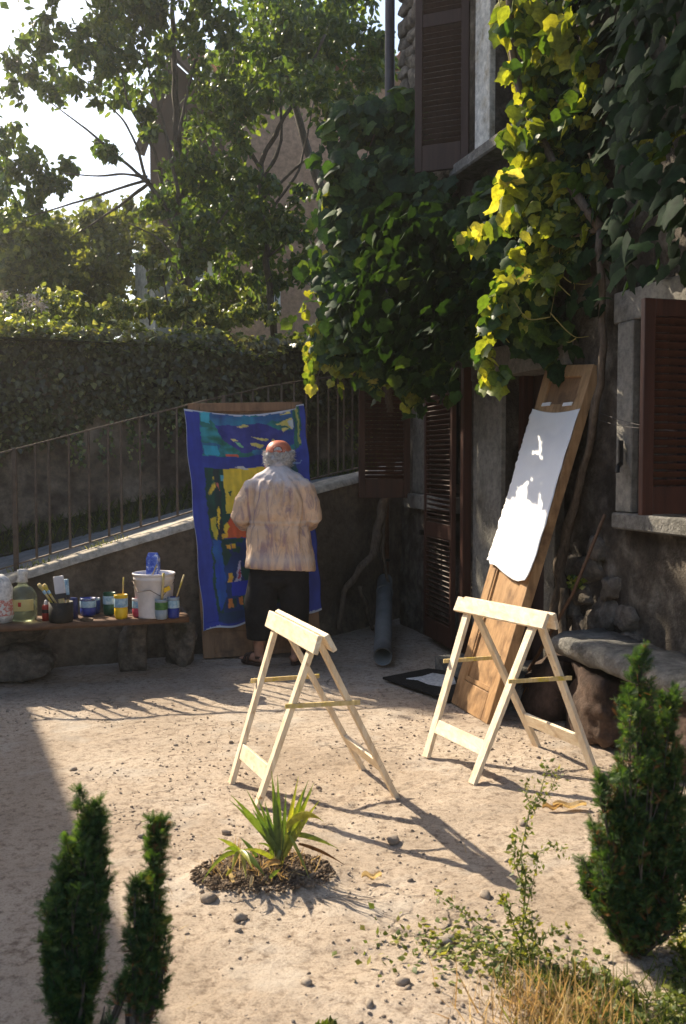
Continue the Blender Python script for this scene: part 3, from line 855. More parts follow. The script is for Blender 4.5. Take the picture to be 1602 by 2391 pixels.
# door surround
hbox('door_jamb', .953, 1.44, -.02, 2.16, -.30, .035, M['jamb'])
hbox('door_jamb', .15, .297, -.02, 2.16, -.30, .035, M['jamb'])
hbox('lintel', .05, 1.50, 2.163, 2.38, -.30, .04, M['jamb'])
hbox('doorstep', .0, 1.25, -.06, .10, -.30, .42, M['slab'])
dr = hbox('door', .36, .92, .06, 2.17, -.24, -.20, M['shutter_old'])
hbox('door_frame', .885, .95, .06, 2.185, -.19, -.10, M['shutter'])
# left window
hbox('window_jamb', 2.42, 2.76, 1.265, 2.36, -.25, .03, M['jamb'])
hbox('sill', 1.70, 2.86, 1.13, 1.26, -.20, .075, M['jamb'])
# right window
hbox('window_jamb', -.72, -.56, 1.262, 2.34, -.25, .04, M['jamb'])
hbox('sill', -1.75, -.565, 1.165, 1.258, -.20, .07, M['slab'], bevel=.01)
hbox('lintel', -1.75, -.50, 2.343, 2.52, -.2, .03, M['jamb'])
# upper window
hbox('window_jamb', 1.173, 1.43, 3.83, 5.4, -.25, .045, M['jamb_pale'])
hbox('sill', .20, 1.66, 3.735, 3.825, -.2, .16, M['slab'], bevel=.012)
for (a, c, d, e) in opn[1:]:
    fr = MB()
    for (s0_, s1_, z0_, z1_) in ((a + .02, a + .08, d + .03, e - .02), (c - .08, c - .02, d + .03, e - .02), (a + .083, c - .083, d + .03, d + .09), (a + .083, c - .083, e - .08, e - .02), ((a + c) / 2 - .025, (a + c) / 2 + .025, d + .093, e - .083)):
        fr.hexa([hp(s0_, z0_, -.22), hp(s1_, z0_, -.22), hp(s1_, z0_, -.18), hp(s0_, z0_, -.18), hp(s0_, z1_, -.22), hp(s1_, z1_, -.22), hp(s1_, z1_, -.18), hp(s0_, z1_, -.18)])
    w_ = fr.build('window_frame', M['shutter_old'], house)
    g_ = MB().hexa([hp(a + .08, d + .09, -.206), hp(c - .08, d + .09, -.206), hp(c - .08, d + .09, -.20), hp(a + .08, d + .09, -.20), hp(a + .08, e - .08, -.206), hp(c - .08, e - .08, -.206), hp(c - .08, e - .08, -.20), hp(a + .08, e - .08, -.20)])
    if 'glass' not in M:
        m_, nt_ = newmat('window_glass'); out_principled(nt_, (.02, .025, .03), .08, None, spec=.6); M['glass'] = m_
    g_.build('pane', M['glass'], w_)
def shutter(hinge, d, w, z0, z1, mat, rails, pitch=.036, label=None, stile=.055, th=.035, solid_foot=0):
    """hinge: plan point; d: plan direction of the leaf; rails: heights of cross rails (centre, height)"""
    d = Vector((d[0], d[1], 0)).normalized(); nn = Vector((-d.y, d.x, 0)); h = Vector((hinge[0], hinge[1], 0))
    def P(x, z, o): return h + d * x + nn * o + Vector((0, 0, z))
    def bx(b, x0, x1, za, zb, o0, o1):
        b.hexa([P(x0, za, o0), P(x1, za, o0), P(x1, za, o1), P(x0, za, o1), P(x0, zb, o0), P(x1, zb, o0), P(x1, zb, o1), P(x0, zb, o1)])
    b = MB(); T = th / 2
    bx(b, 0, stile, z0, z1, -T, T); bx(b, w - stile, w, z0, z1, -T, T)
    segs = []; last = z0
    for (zc, hh) in rails:
        bx(b, stile + .001, w - stile - .001, zc - hh / 2, zc + hh / 2, -T * .9, T * .9)
        if zc - hh / 2 - last > .05: segs.append((last, zc - hh / 2))
        last = zc + hh / 2
    sh = b.build('shutter', mat, house, bevel=.003, origin=P(0, z0, 0))
    if label: sh['label'] = label
    sl = MB(); Lw = w - 2 * stile - .004
    up = Vector((0, 0, 1)); a = R(42)
    # one slat, shared: long along local x
    sl.box((0, 0, 0), (Lw, .038, .007))
    me = sl.mesh('slat', mat)
    rot = Matrix((( d.x, nn.x, 0, 0), (d.y, nn.y, 0, 0), (0, 0, 1, 0), (0, 0, 0, 1))) @ Matrix.Rotation(a, 4, 'X')
    for (za, zb) in segs:
        n_ = max(1, int((zb - za - .01) / pitch)); st = (zb - za) / n_
        for q in range(n_):
            place('slat', me, sh, Matrix.Translation(P(w / 2, za + st * (q + .5), 0)) @ rot)
    return sh
def plan(s, o): v = hp(s, 0, o); return (v.x, v.y)
shutter(plan(2.78, .05), (-.985, -.17), .465, 1.22, 2.36, M['shutter'], [(1.305, .17), (2.32, .08)], .036, 'red brown louvred leaf standing straight out from the left window')
# tall door shutter folded back along the wall, and its narrow partner
A_ = Vector(plan(1.62, .115)); B_ = Vector(plan(2.38, .06))
shutter(A_, (B_ - A_), .74, .06, 2.42, M['shutter'], [(.14, .16), (.98, .12), (2.38, .08)], .040, 'tall red brown door shutter folded back against the wall')
A2 = Vector(plan(1.47, .05)); B2 = Vector(plan(1.60, .13))
d2 = (B2 - A2)
b = MB(); b.hexa([hp(1.475, .06, .03), hp(1.535, .06, .03), hp(1.535, .06, .10), hp(1.475, .06, .10), hp(1.475, 2.42, .03), hp(1.535, 2.42, .03), hp(1.535, 2.42, .10), hp(1.475, 2.42, .10)])
b.build('shutter_post', M['shutter'], house, bevel=.004)
shutter((1.93, 4.83), (-.957, -.289), .56, 1.30, 2.31, M['shutter'], [(1.37, .13), (2.27, .08)], .036, 'red brown louvred leaf standing out from the right hand window', stile=.06)
hg = hp(1.50, 0, .06)
shutter((hg.x, hg.y), (-.92, .39), .43, 3.79, 5.55, M['shutter_old'], [(3.89, .20), (4.93, .10), (5.5, .10)], .040, 'dark brown louvred leaf of the upper window', stile=.06)
# latch, hook, electricity odds and ends
b = MB(); p = hp(-.66, 1.60, .07); b.box(p, (.02, .03, .14)); b.tube([p + Vector((0, 0, -.06)), p + Vector((-.03, -.05, -.08)), p + Vector((-.035, -.055, -.11))], .014, 8)
b.build('shutter_latch', M['black'], house)
b = MB(); p = hp(2.80, 1.40, .07); b.box(p, (.05, .02, .05)); b.tube([p + Vector((0, 0, 0)), p + Vector((.02, -.02, -.05))], .008, 6)
b.build('shutter_latch', M['black'], house)
b = MB(); p = hp(2.44, .93, .05); b.tube([p - HN * .05, p + HN * .03], .022, 10); b.build('wall_knob', M['black'], house)
# pipes
b = MB(); b.tube([hp(3.20, 7.0, .10), hp(3.20, 3.2, .10), hp(3.22, 2.5, .10)], .045, 12); b.build('gutter_pipe', M['zinc'], house, True)
b = MB(); b.tube([hp(3.27, 1.30, .13), hp(3.27, 1.22, .10), hp(3.27, .30, .10)], .030, 12); b.build('copper_pipe', M['copper'], house, True)
b = MB(); b.beam(hp(2.80, 1.235, .10), hp(3.28, 1.235, .12), .02, .02); b.build('iron_bracket', M['black'], house)
b = MB(); 
for z in (.62, 1.1): b.tube([hp(3.27, z, .04), hp(3.27, z, .05)], .001, 4)
b.lathe(hp(3.27, .60, .10), [(.030, 0), (.038, .003), (.038, .022), (.030, .025)], 12)
b.build('pipe_clip', M['black'], house)

# grey drain pipe lying out from the wall
dp = thing('drain_pipe', 'grey drain pipe sloping down from the wall corner to the ground', 'pipe', tuple(gp(890, 1572)))
p0 = Vector((.30, 7.45, .075)); p1 = hp(3.22, .42, .13)
b = MB(); N_ = 16
dd = (p1 - p0)
out_r, in_r = .072, .064
pts = [p0 + dd * (i / 8) for i in range(9)]
b.tube(pts, out_r, 20, cap=False); b.tube([p0, p0 + dd * .5], in_r, 20, cap=False)
x_ = dd.cross(Vector((.13, .21, 1))).normalized()
n0 = len(b.v) - 40
for k in range(20):
    b.f.append((k, (k + 1) % 20, n0 + (k + 1) % 20, n0 + k)); b.mi.append(0)
b.build('pipe', M['greypipe'], dp, True, recalc=False)
b = MB(); b.lathe((0, 0, 0), [(.074, 0), (.080, .0), (.080, .05), (.074, .05)], 20)
q = dd.to_track_quat('Z', 'Y').to_matrix().to_4x4()
me = b.mesh('collar', M['greypipe'], True); place('collar', me, dp, Matrix.Translation(p0 + dd * .8) @ q)

# old vine stems: in the corner and by the door
vr = thing('vine_root', 'bare grey climbing stem running down the corner behind the painter', 'vine stem', (.2, 9.3, 0))
def stem(name, pts, rad, parent, mat=M['vinewood']):
    b = MB(); P = [Vector(p) for p in pts]
    out = []; rr = []
    for i in range(len(P) - 1):
        for q in range(6):
            t = q / 6; out.append(P[i].lerp(P[i + 1], t)); rr.append(rad[i] * (1 - t) + rad[i + 1] * t)
    out.append(P[-1]); rr.append(rad[-1])
    for _ in range(3):
        out = [out[0]] + [(out[i - 1] + out[i] * 2 + out[i + 1]) / 4 for i in range(1, len(out) - 1)] + [out[-1]]
    out = [p + Vector((noise.noise(p * 6), noise.noise(p * 6 + Vector((5, 0, 0))), 0)) * rr[i] * .9 for i, p in enumerate(out)]
    b.tube(out, rr, 9, wob=.5)
    return b.build(name, mat, parent, True)
stem('stem', [at(900, 1150, 9.1), at(885, 1230, 9.0), at(872, 1290, 8.9), at(838, 1335, 8.75), at(805, 1380, 8.7), at(790, 1470, 8.65)], [.045, .042, .038, .032, .026, .02], vr)
stem('stem', [at(900, 1160, 9.1), at(893, 1280, 9.0), at(905, 1350, 9.1), at(915, 1395, 9.2)], [.018, .018, .014, .012], vr)
stem('stem', [at(840, 1370, 8.75), at(858, 1420, 8.9), at(870, 1470, 9.0)], [.022, .02, .016], vr)
stem('stem', [at(905, 1160, 9.15), at(912, 1000, 9.0), at(900, 850, 8.8), at(930, 650, 8.6)], [.04, .035, .03, .03], vr)

# ------------------------------------------------------------------ the grape vine
vine = thing('grape_vine', 'big grape vine hanging over the house corner and door with sunlit yellow shoots', 'grape vine', tuple(hp(-.05, 0, .12)))
stem('trunk', [hp(.02, 0, .14), hp(.0, .35, .10), hp(.08, .7, .05), hp(.0, 1.0, .06), hp(-.2, 1.5, .03), hp(-.42, 2.1, .04), hp(-.45, 2.9, .10)], [.06, .05, .042, .034, .026, .022, .02], vine)
stem('trunk', [hp(-.12, .1, .12), hp(-.10, .4, .10), hp(-.02, .75, .06)], [.035, .03, .025], vine)
stem('cane', [hp(-.45, 2.9, .10), hp(.8, 2.95, .22), hp(1.6, 3.05, .30), hp(2.6, 3.1, .45), hp(3.2, 3.0, .6)], [.02, .018, .016, .014, .012], vine)
stem('cane', [hp(-.45, 2.9, .10), hp(.15, 3.8, .35), hp(.1, 4.8, .45), hp(.2, 5.8, .5)], [.028, .024, .02, .016], vine)
LPs = []   # (pos, normal, tip, size, kind)
def blob(px, py, Y, rpx, n, sz, kind, ry=None, dy=.25, out=HN):
    c = at(px, py, Y); r = rpx * Y / FPX; rz_ = (ry or rpx) * Y / FPX
    for _ in range(n):
        d = np.random.default_rng(rng.integers(1 << 30)).normal(0, 1, 3); d /= np.linalg.norm(d); q = rng.random() ** .45
        p = c + Vector((d[0] * r * q, d[1] * dy * q, d[2] * rz_ * q))
        # stay outside the wall
        o_ = (p - H0).dot(HN)
        s_ = (p - H0).dot(HU)
        if s_ < S1 + .05 and o_ < .06: p = p + HN * (.06 - o_ + rng.random() * .12)
        nn = (Vector((-.35, -.75, .45)) if kind == 0 or rng.random() < .35 else Vector((.40, -.72, -.20))) + Vector(rvec(1, .42)[0])
        tt = Vector((0, 0, -1)) + Vector(rvec(1, .38)[0])
        LPs.append((p, nn, tt, sz * (.40 + .85 * rng.random()), kind))
# dark mass over the corner
for (px, py, Y, r, ry, n) in [
        (800, 300, 8.3, 55, 60, 90), (870, 280, 8.3, 60, 70, 120), (940, 260, 8.3, 45, 60, 90), (960, 330, 8.2, 40, 60, 70),
        (800, 420, 8.2, 55, 80, 130), (880, 420, 8.1, 70, 80, 190), (960, 440, 8.0, 55, 80, 150), (1020, 470, 7.8, 50, 60, 110),
        (790, 540, 8.1, 45, 80, 120), (850, 560, 8.0, 70, 90, 200), (930, 570, 7.9, 70, 90, 200), (1010, 570, 7.7, 60, 80, 170), (1090, 520, 7.4, 60, 60, 130), (1150, 470, 7.2, 60, 55, 100),
        (780, 680, 8.0, 40, 80, 100), (840, 700, 7.9, 70, 90, 190), (920, 710, 7.8, 70, 90, 200), (1000, 700, 7.6, 70, 90, 190), (1080, 650, 7.3, 60, 80, 160), (1140, 600, 7.0, 50, 70, 110),
        (790, 790, 8.0, 50, 60, 110), (860, 810, 7.9, 60, 60, 150), (930, 820, 7.8, 55, 70, 150), (1000, 810, 7.6, 60, 65, 150), (1070, 770, 7.3, 50, 60, 110), (960, 880, 7.8, 35, 40, 50), (1110, 720, 7.0, 50, 60, 90),
        (1150, 660, 6.8, 60, 80, 120), (1200, 700, 6.6, 50, 70, 90), (1240, 640, 6.5, 60, 90, 130), (1270, 760, 6.4, 40, 60, 60)]:
    blob(px, py, Y, r, int(n * 1.15), .135, 0, ry)
# leafy skin on the right hand wall
for _ in range(5200):
    s = rng.uniform(-2.8, .75); z = rng.uniform(2.45, 6.3)
    if s > .25 and 3.7 < z < 5.4: continue
    if z < 2.75 and rng.random() < .5: continue
    thick_ = min(1, max(0, -s - .55) / .5)
    p = hp(s, z, .08 + (.12 + .75 * thick_) * rng.random() + .16 * noise.noise(Vector((s * 2, z * 2, 0))))
    if 801 + FPX * p.x / p.y < 1425 and (p - H0).dot(HN) > .15: continue
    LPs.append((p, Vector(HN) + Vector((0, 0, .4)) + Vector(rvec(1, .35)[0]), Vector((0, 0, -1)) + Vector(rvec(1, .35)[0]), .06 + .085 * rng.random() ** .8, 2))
# overhanging canopy higher up, above the view
for _ in range(1500):
    s = rng.uniform(-2.6, 1.1); z = 4.5 + rng.random() * 1.9; o_ = .15 + rng.random() ** .8 * 1.0
    p = hp(s, z, o_)
    q = (p - CAM); 
    if 801 + FPX * p.x / p.y < 1440 and z < 5.6: continue
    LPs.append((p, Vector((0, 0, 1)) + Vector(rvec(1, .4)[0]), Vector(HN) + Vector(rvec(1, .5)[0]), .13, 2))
# the sunlit hanging shoots
strand = [(1215, 30, 6.35, 50, 45, 36), (1270, 60, 6.3, 45, 60, 40), (1240, 150, 6.3, 40, 60, 40), (1300, 170, 6.3, 40, 60, 30), (1255, 250, 6.25, 45, 50, 50), (1240, 320, 6.2, 50, 50, 55), (1290, 330, 6.2, 40, 50, 40),
          (1250, 400, 6.15, 55, 50, 60), (1310, 410, 6.1, 45, 50, 45), (1220, 470, 6.2, 50, 40, 35), (1290, 480, 6.1, 45, 50, 40), (1330, 440, 6.1, 35, 40, 25), (1200, 520, 6.3, 45, 30, 24), (1270, 540, 6.1, 40, 50, 34), (1310, 580, 6.1, 35, 35, 18),
          (1265, 620, 6.15, 25, 45, 18), (1250, 680, 6.2, 20, 35, 10), (1200, 640, 6.2, 24, 30, 18), (1170, 690, 6.2, 24, 36, 26), (1150, 750, 6.2, 22, 40, 26), (1140, 820, 6.2, 18, 35, 18), (1145, 880, 6.2, 26, 26, 20), (1180, 730, 6.2, 25, 40, 14),
          (1560, 300, 5.05, 35, 25, 12), (1530, 345, 5.05, 25, 20, 7), (1130, 540, 6.9, 40, 20, 12), (1160, 510, 6.8, 35, 20, 12)]
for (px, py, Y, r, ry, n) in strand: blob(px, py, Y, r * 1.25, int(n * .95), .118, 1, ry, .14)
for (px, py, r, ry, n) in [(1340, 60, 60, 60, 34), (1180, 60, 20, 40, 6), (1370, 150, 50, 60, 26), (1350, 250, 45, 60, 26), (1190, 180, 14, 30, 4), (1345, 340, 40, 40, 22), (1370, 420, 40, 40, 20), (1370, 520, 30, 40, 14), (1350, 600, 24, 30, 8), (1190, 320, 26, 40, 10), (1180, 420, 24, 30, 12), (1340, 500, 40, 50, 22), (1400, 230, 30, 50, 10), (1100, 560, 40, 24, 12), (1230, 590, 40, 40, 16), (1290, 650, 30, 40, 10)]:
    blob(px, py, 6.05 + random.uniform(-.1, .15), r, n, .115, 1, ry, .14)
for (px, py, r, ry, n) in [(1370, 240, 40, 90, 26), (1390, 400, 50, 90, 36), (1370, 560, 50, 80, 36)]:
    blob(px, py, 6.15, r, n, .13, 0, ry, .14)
# lit fringe along the lower left edge of the mass
for (px, py, Y, r, ry, n) in [(745, 770, 8.1, 28, 26, 22), (735, 830, 8.1, 20, 24, 14), (780, 840, 8.0, 32, 30, 24), (840, 860, 8.0, 36, 24, 20), (900, 880, 7.9, 34, 22, 18), (950, 915, 7.9, 28, 20, 12), (760, 700, 8.1, 22, 30, 12), (770, 610, 8.15, 20, 40, 10), (755, 480, 8.2, 18, 50, 8), (800, 260, 8.3, 36, 26, 12)]:
    blob(px, py, Y, r, n, .10, 1, ry, .15)
# leaves over the door whose shade dapples the tilted canvas
SHv = Vector(sun_dir) / sun_dir.z
holes = [(1270, 1050, .05), (1283, 1078, .04), (1250, 1135, .05), (1233, 1158, .045), (1290, 1155, .055), (1298, 1130, .045), (1232, 1205, .05), (1258, 1195, .045), (1200, 1232, .05), (1250, 1235, .055), (1190, 1090, .03)]
holes = [(at(a_, b_, 6.30), r_) for a_, b_, r_ in holes]
A_, B_, C_, D_ = gp(1053, 1640), gp(1137, 1691), at(1276, 853, 6.58), at(1386, 850, 6.07)
for _ in range(620):
    u, v = random.uniform(-.35, 1.35), random.uniform(.615, 1.05)
    p = A_.lerp(B_, u).lerp(C_.lerp(D_, u), v)
    if v < .66 + .03 * math.sin(u * 17) and random.random() < .6: continue
    sz = random.uniform(.07, .13)
    if any((p - h_).length < r_ * 1.25 + sz * .42 for h_, r_ in holes): continue
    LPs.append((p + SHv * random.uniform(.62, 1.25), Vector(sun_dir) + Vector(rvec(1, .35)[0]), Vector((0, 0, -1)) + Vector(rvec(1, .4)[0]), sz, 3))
# carve gaps, then let chains of leaves hang from the edges
LPs = [L for L in LPs if L[4] != 0 or noise.noise(L[0] * 2.6) + .45 * noise.noise(L[0] * 6.5) > -.20 or random.random() < .25]
for (px, py, Y, n_, k_, dx) in [(748, 560, 8.2, 12, 0, -2), (742, 640, 8.15, 12, 1, -1), (735, 740, 8.1, 10, 1, 0), (722, 780, 8.1, 8, 1, 0), (760, 800, 8.05, 10, 1, -1), (800, 830, 8.0, 8, 1, 1), (850, 830, 8.0, 9, 1, 2), (890, 850, 7.95, 8, 0, 1), (925, 860, 7.9, 10, 1, 1), (965, 870, 7.9, 10, 0, 0),
                                (1010, 850, 7.7, 9, 0, 1), (1050, 820, 7.5, 8, 0, 0), (1110, 760, 7.0, 8, 0, 1), (760, 300, 8.3, 8, 0, -3), (745, 440, 8.25, 9, 0, -2), (1190, 740, 6.5, 8, 0, 0), (1270, 800, 6.4, 8, 0, 1), (1320, 760, 6.3, 6, 0, 1), (1350, 470, 6.05, 10, 1, 1), (1380, 420, 5.9, 8, 1, 1), (1225, 720, 6.3, 7, 1, 0)]:
    x, y = px, py
    for q in range(n_):
        x += dx + random.gauss(0, 7); y += random.uniform(6, 13)
        c = at(x + random.gauss(0, 8), y, Y + random.gauss(0, .05))
        LPs.append((c, Vector((random.gauss(-.3 if k_ == 0 else .3, .5), random.gauss(-.7, .4), random.gauss(.3 if k_ == 0 else -.1, .4))), Vector((random.gauss(0, .4), random.gauss(0, .4), -1)), (.13 if k_ == 0 else .10) * random.uniform(.5, 1.15), k_))
def scr(p): 
    return (801 + FPX * p.x / p.y, p.y)
# the 300 that show largest are leaves of their own
def score(L):
    p, nn, tt, s, k = L
    x = scr(p)[0]
    v = s / p.y * (1.6 if k == 1 else 1.0)
    if x > 1640 or p.z > 5.25: v *= .05
    fr_ = (p - H0).dot(HN)
    return v * (1 + .35 * min(fr_, 1.0)) * (.6 if k == 2 else 1)
LPs.sort(key=score, reverse=True)
LPs = [(a_, b_, c_, d_, 2 if e_ == 3 else e_) for a_, b_, c_, d_, e_ in LPs]  # leaves over the door get the shade-darkened leaf colour too
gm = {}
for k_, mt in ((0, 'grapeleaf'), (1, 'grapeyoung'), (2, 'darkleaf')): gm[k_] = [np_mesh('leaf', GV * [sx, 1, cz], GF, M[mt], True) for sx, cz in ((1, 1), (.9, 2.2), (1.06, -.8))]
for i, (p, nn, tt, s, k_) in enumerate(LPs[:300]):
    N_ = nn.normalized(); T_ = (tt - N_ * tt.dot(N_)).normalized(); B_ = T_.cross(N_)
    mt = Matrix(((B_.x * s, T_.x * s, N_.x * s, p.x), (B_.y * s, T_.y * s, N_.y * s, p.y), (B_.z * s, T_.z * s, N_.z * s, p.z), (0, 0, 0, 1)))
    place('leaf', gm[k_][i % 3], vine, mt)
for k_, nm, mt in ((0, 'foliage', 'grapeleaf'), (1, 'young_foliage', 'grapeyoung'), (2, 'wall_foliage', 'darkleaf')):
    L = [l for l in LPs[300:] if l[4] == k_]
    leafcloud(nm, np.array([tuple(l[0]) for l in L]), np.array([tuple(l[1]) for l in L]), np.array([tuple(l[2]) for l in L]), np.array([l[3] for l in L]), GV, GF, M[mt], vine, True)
# shoots and tendrils
b = MB()
def shoot(pts, r=.004):
    P = [at(*p) for p in pts]; out = []
    for i in range(len(P) - 1):
        for q in range(5): out.append(P[i].lerp(P[i + 1], q / 5))
    out.append(P[-1])
    for _ in range(3): out = [out[0]] + [(out[i - 1] + out[i] * 2 + out[i + 1]) / 4 for i in range(1, len(out) - 1)] + [out[-1]]
    b.tube(out, [r * (1 - .6 * i / len(out)) for i in range(len(out))], 5)
for sh in ([(1165, 0, 6.3), (1180, 90, 6.3), (1200, 200, 6.3), (1250, 330, 6.2), (1300, 470, 6.1), (1310, 560, 6.1), (1300, 660, 6.1), (1285, 740, 6.1)],
           [(1285, 730, 6.1), (1320, 770, 6.1), (1345, 790, 6.1), (1375, 785, 6.1)], [(1345, 790, 6.1), (1330, 800, 6.1), (1322, 798, 6.1)],
           [(1310, 640, 6.1), (1330, 660, 6.1), (1365, 665, 6.1), (1383, 660, 6.1)], [(1300, 660, 6.1), (1340, 700, 6.1), (1342, 650, 6.1)], [(1285, 740, 6.1), (1230, 750, 6.1), (1200, 700, 6.1)],
           [(1230, 560, 6.2), (1200, 650, 6.2), (1160, 720, 6.2), (1145, 800, 6.2), (1143, 890, 6.2)], [(1110, 550, 6.9), (1070, 555, 6.9), (1068, 540, 6.9)], [(1150, 560, 6.8), (1120, 600, 6.8), (1140, 590, 6.8)],
           [(1170, 60, 6.3), (1160, 90, 6.3), (1200, 110, 6.3)], [(1200, 160, 6.3), (1220, 190, 6.3), (1195, 205, 6.3)], [(1190, 70, 6.3), (1240, 60, 6.3)]):
    shoot(sh)
b.build('shoots', plain('young_shoot', (.36, .30, .08), .6), vine, True)
b = MB()
for sh in ([(880, 300, 8.2), (800, 500, 8.1), (780, 700, 8.05), (760, 860, 8.05)], [(960, 400, 8.0), (930, 600, 7.9), (940, 800, 7.8), (955, 930, 7.8)], [(760, 820, 8.0), (745, 870, 8.0), (735, 905, 8.0)]):
    shoot(sh, .006)
b.build('canes', M['vinewood'], vine, True)

# ------------------------------------------------------------------ trees and houses behind
def tree_leaves(clusters, Yf, dens, size, flat=1.0):
    P = []; 
    for c in clusters:
        px, py, r = c[:3]; k = c[3] if len(c) > 3 else 1.0
        Y = Yf(px, py); ctr = at(px, py, Y); rr = r * Y / FPX
        # twiggy sub-clumps
        m_ = max(5, int(16 * (r / 60) ** 2 * k))
        for _ in range(m_):
            d = rng.normal(0, 1, 3); d /= np.linalg.norm(d); q = rng.random() ** .4
            sc_ = np.array(ctr) + d * q * rr * [1, 1.3, 1]
            n_ = int(dens * rng.uniform(.6, 1.4))
            P.append(sc_ + rng.normal(0, 1, (n_, 3)) * rr * .20)
    P = np.concatenate(P); n_ = len(P)
    N = rvec(n_, .75) + np.where(rng.random((n_, 1)) < .5, [[-.1, -.45, .35]], [[.4, -.6, -.1]]); T = np.tile([0, 0, -1.], (n_, 1)) + rvec(n_, .55)
    return P, N, T, size * (.6 + .7 * rng.random(n_))
tree = thing('fig_tree', 'tall leafy tree behind the ivy wall with bare branches reaching left', 'tree', (-1.95, 12.0, 2.7))
def limb(name, pts, r0, r1, par=tree, Y=12.0):
    P = [at(p[0], p[1], p[2] if len(p) > 2 else Y) for p in pts]
    n_ = len(P)
    return stem(name, P, [r0 + (r1 - r0) * i / (n_ - 1) for i in range(n_)], par, M['bark'])
limb('trunk', [(436, 790), (432, 680), (425, 560), (418, 430), (412, 300), (404, 60), (400, -120)], .085, .02)
limb('trunk', [(640, 790), (625, 640), (612, 480), (610, 380), (650, 300), (700, 210), (760, 80)], .045, .015)
for pts, r in (([(428, 600), (400, 500), (345, 425), (270, 360), (200, 300), (112, 235)], .030), ([(345, 425), (320, 340), (290, 280), (245, 238)], .018), ([(345, 415), (290, 405), (230, 412), (150, 405)], .018),
               ([(350, 420), (300, 432), (220, 460), (120, 490), (20, 520)], .018), ([(345, 430), (280, 480), (220, 520), (165, 555)], .020), ([(424, 560), (380, 430), (350, 320), (300, 250), (280, 150)], .026),
               ([(418, 460), (385, 300), (350, 180), (330, 60)], .022), ([(415, 330), (440, 200), (470, 100), (480, 0)], .02), ([(610, 400), (560, 300), (540, 180), (560, 60)], .025), ([(612, 470), (690, 390), (760, 345), (800, 320)], .02),
               ([(612, 430), (660, 330), (655, 200), (650, 60)], .022), ([(640, 480), (700, 400), (720, 300), (740, 200)], .016), ([(430, 640), (480, 560), (540, 480), (580, 400)], .02), ([(625, 600), (680, 560), (720, 520)], .014), ([(430, 650), (380, 560), (300, 520)], .014),
               ([(404, 100), (380, 40), (360, -40)], .012), ([(570, 250), (600, 150), (640, 90)], .012), ([(425, 420), (455, 330), (500, 260), (520, 190)], .014)):
    limb('branch', pts, r * 1.1, .006, Y=12.0 + random.uniform(-.4, .4))
CL = [(120, 30, 34, .8), (95, 95, 44), (55, 160, 50), (120, 190, 50), (22, 205, 35, .7), (205, 105, 55), (255, 45, 65), (300, 150, 70), (200, 200, 45), (275, 215, 45), (350, 50, 60), (375, 165, 50), (430, 70, 38, .5), (335, 255, 28, .8), (350, 310, 20, .7), (240, 338, 24, .8), (255, 350, 18),
      (480, 90, 45, .7), (545, 55, 50, .7), (500, 200, 62), (600, 130, 60, .8), (670, 50, 80), (760, 90, 80), (850, 95, 55, .8), (885, 165, 35), (560, 250, 65), (640, 205, 52, .8), (740, 205, 56, .9), (820, 190, 50), (470, 300, 56), (545, 345, 48, .9), (600, 440, 52), (665, 500, 44), (590, 540, 50), (700, 450, 26, .7), (560, 420, 45), (450, 20, 45, .5), (560, 150, 50, .6),
      (400, 400, 45), (470, 400, 55), (510, 450, 62), (585, 490, 40, .8), (380, 480, 52), (450, 545, 66), (545, 545, 66), (630, 545, 52), (700, 560, 40), (520, 640, 50), (610, 640, 42), (690, 620, 40), (650, 660, 28), (430, 620, 34, .7), (480, 680, 34, .6),
      (30, 330, 45), (60, 400, 55), (15, 460, 48), (125, 425, 40), (155, 395, 22, .8), (75, 480, 40), (-30, 380, 60), (-40, 240, 50), (200, -60, 50, .6), (300, -50, 80), (450, -60, 70), (600, -60, 80), (760, -50, 90), (880, -20, 50, .6)]
P, N, T, S = tree_leaves(CL, lambda a, b_: 12.0 + rng.uniform(-.7, .7), 27, .10)
leafcloud('crown', P, N, T, S, LV * [1.35, 1, 1], LF, M['treeleaf'], tree, True)
# unseen tree added at upper left, its crown shaped to shade the house front
big = thing('added_shade_tree', 'added tree out of view at upper left, its crown shaped to shade the house', 'tree', (-6.5, 15.6, 2.0))
SH = Vector((sun_dir.x, sun_dir.y, sun_dir.z)) / sun_dir.z
def clear_of_strand(p):
    """is the line from p down the sun's path clear of the sunlit shoots?"""
    for out_ in (.35, .6):
        o_ = (p - H0).dot(HN); k = (o_ - out_) / SH.dot(HN)
        q = p - SH * k; s_ = (q - H0).dot(HU)
        if -.30 < s_ < 1.25 and 2.35 < q.z < 6.0: return False
    return True
def yard_lit(p):
    q = p - SH * p.z
    if (q - H0).dot(HN) < 0: return False
    return q.y < 5.5 or q.x < .35 and q.y < 6.9
cents = []
def q2c(u, v): return gp(1053, 1640).lerp(gp(1137, 1691), u).lerp(at(1276, 853, 6.58).lerp(at(1386, 850, 6.07), u), v)
def shade_for(tgt, Yc):
    k = (Yc - tgt.y) / SH.y; p = tgt + SH * k
    px = 801 + FPX * p.x / p.y; py = 1073 - FPX * (p.z - 1.56) / p.y
    if -30 < px < 1640 and -60 < py: return
    if not clear_of_strand(p) or yard_lit(p): return
    cents.append(p)
def many(n_, f, y0=11.5, y1=12.8):
    for _ in range(n_): shade_for(f(), random.uniform(y0, y1))
U_ = random.uniform
many(800, lambda: hp(U_(-2.8, -.2), U_(2.3, 6.6), U_(.0, .5)), 9.4, 11.2)
many(420, lambda: at(U_(790, 1150), U_(330, 900), U_(7.6, 8.3)))
many(300, lambda: hp(U_(.3, 3.2), U_(3.9, 6.0), .1))
many(60, lambda: hp(U_(-.2, 1.3), U_(1.6, 2.3), U_(.0, .25)))
many(330, lambda: hp(U_(-1.8, -.3), U_(1.0, 2.5), U_(.0, .45)), 9.8, 12.4)
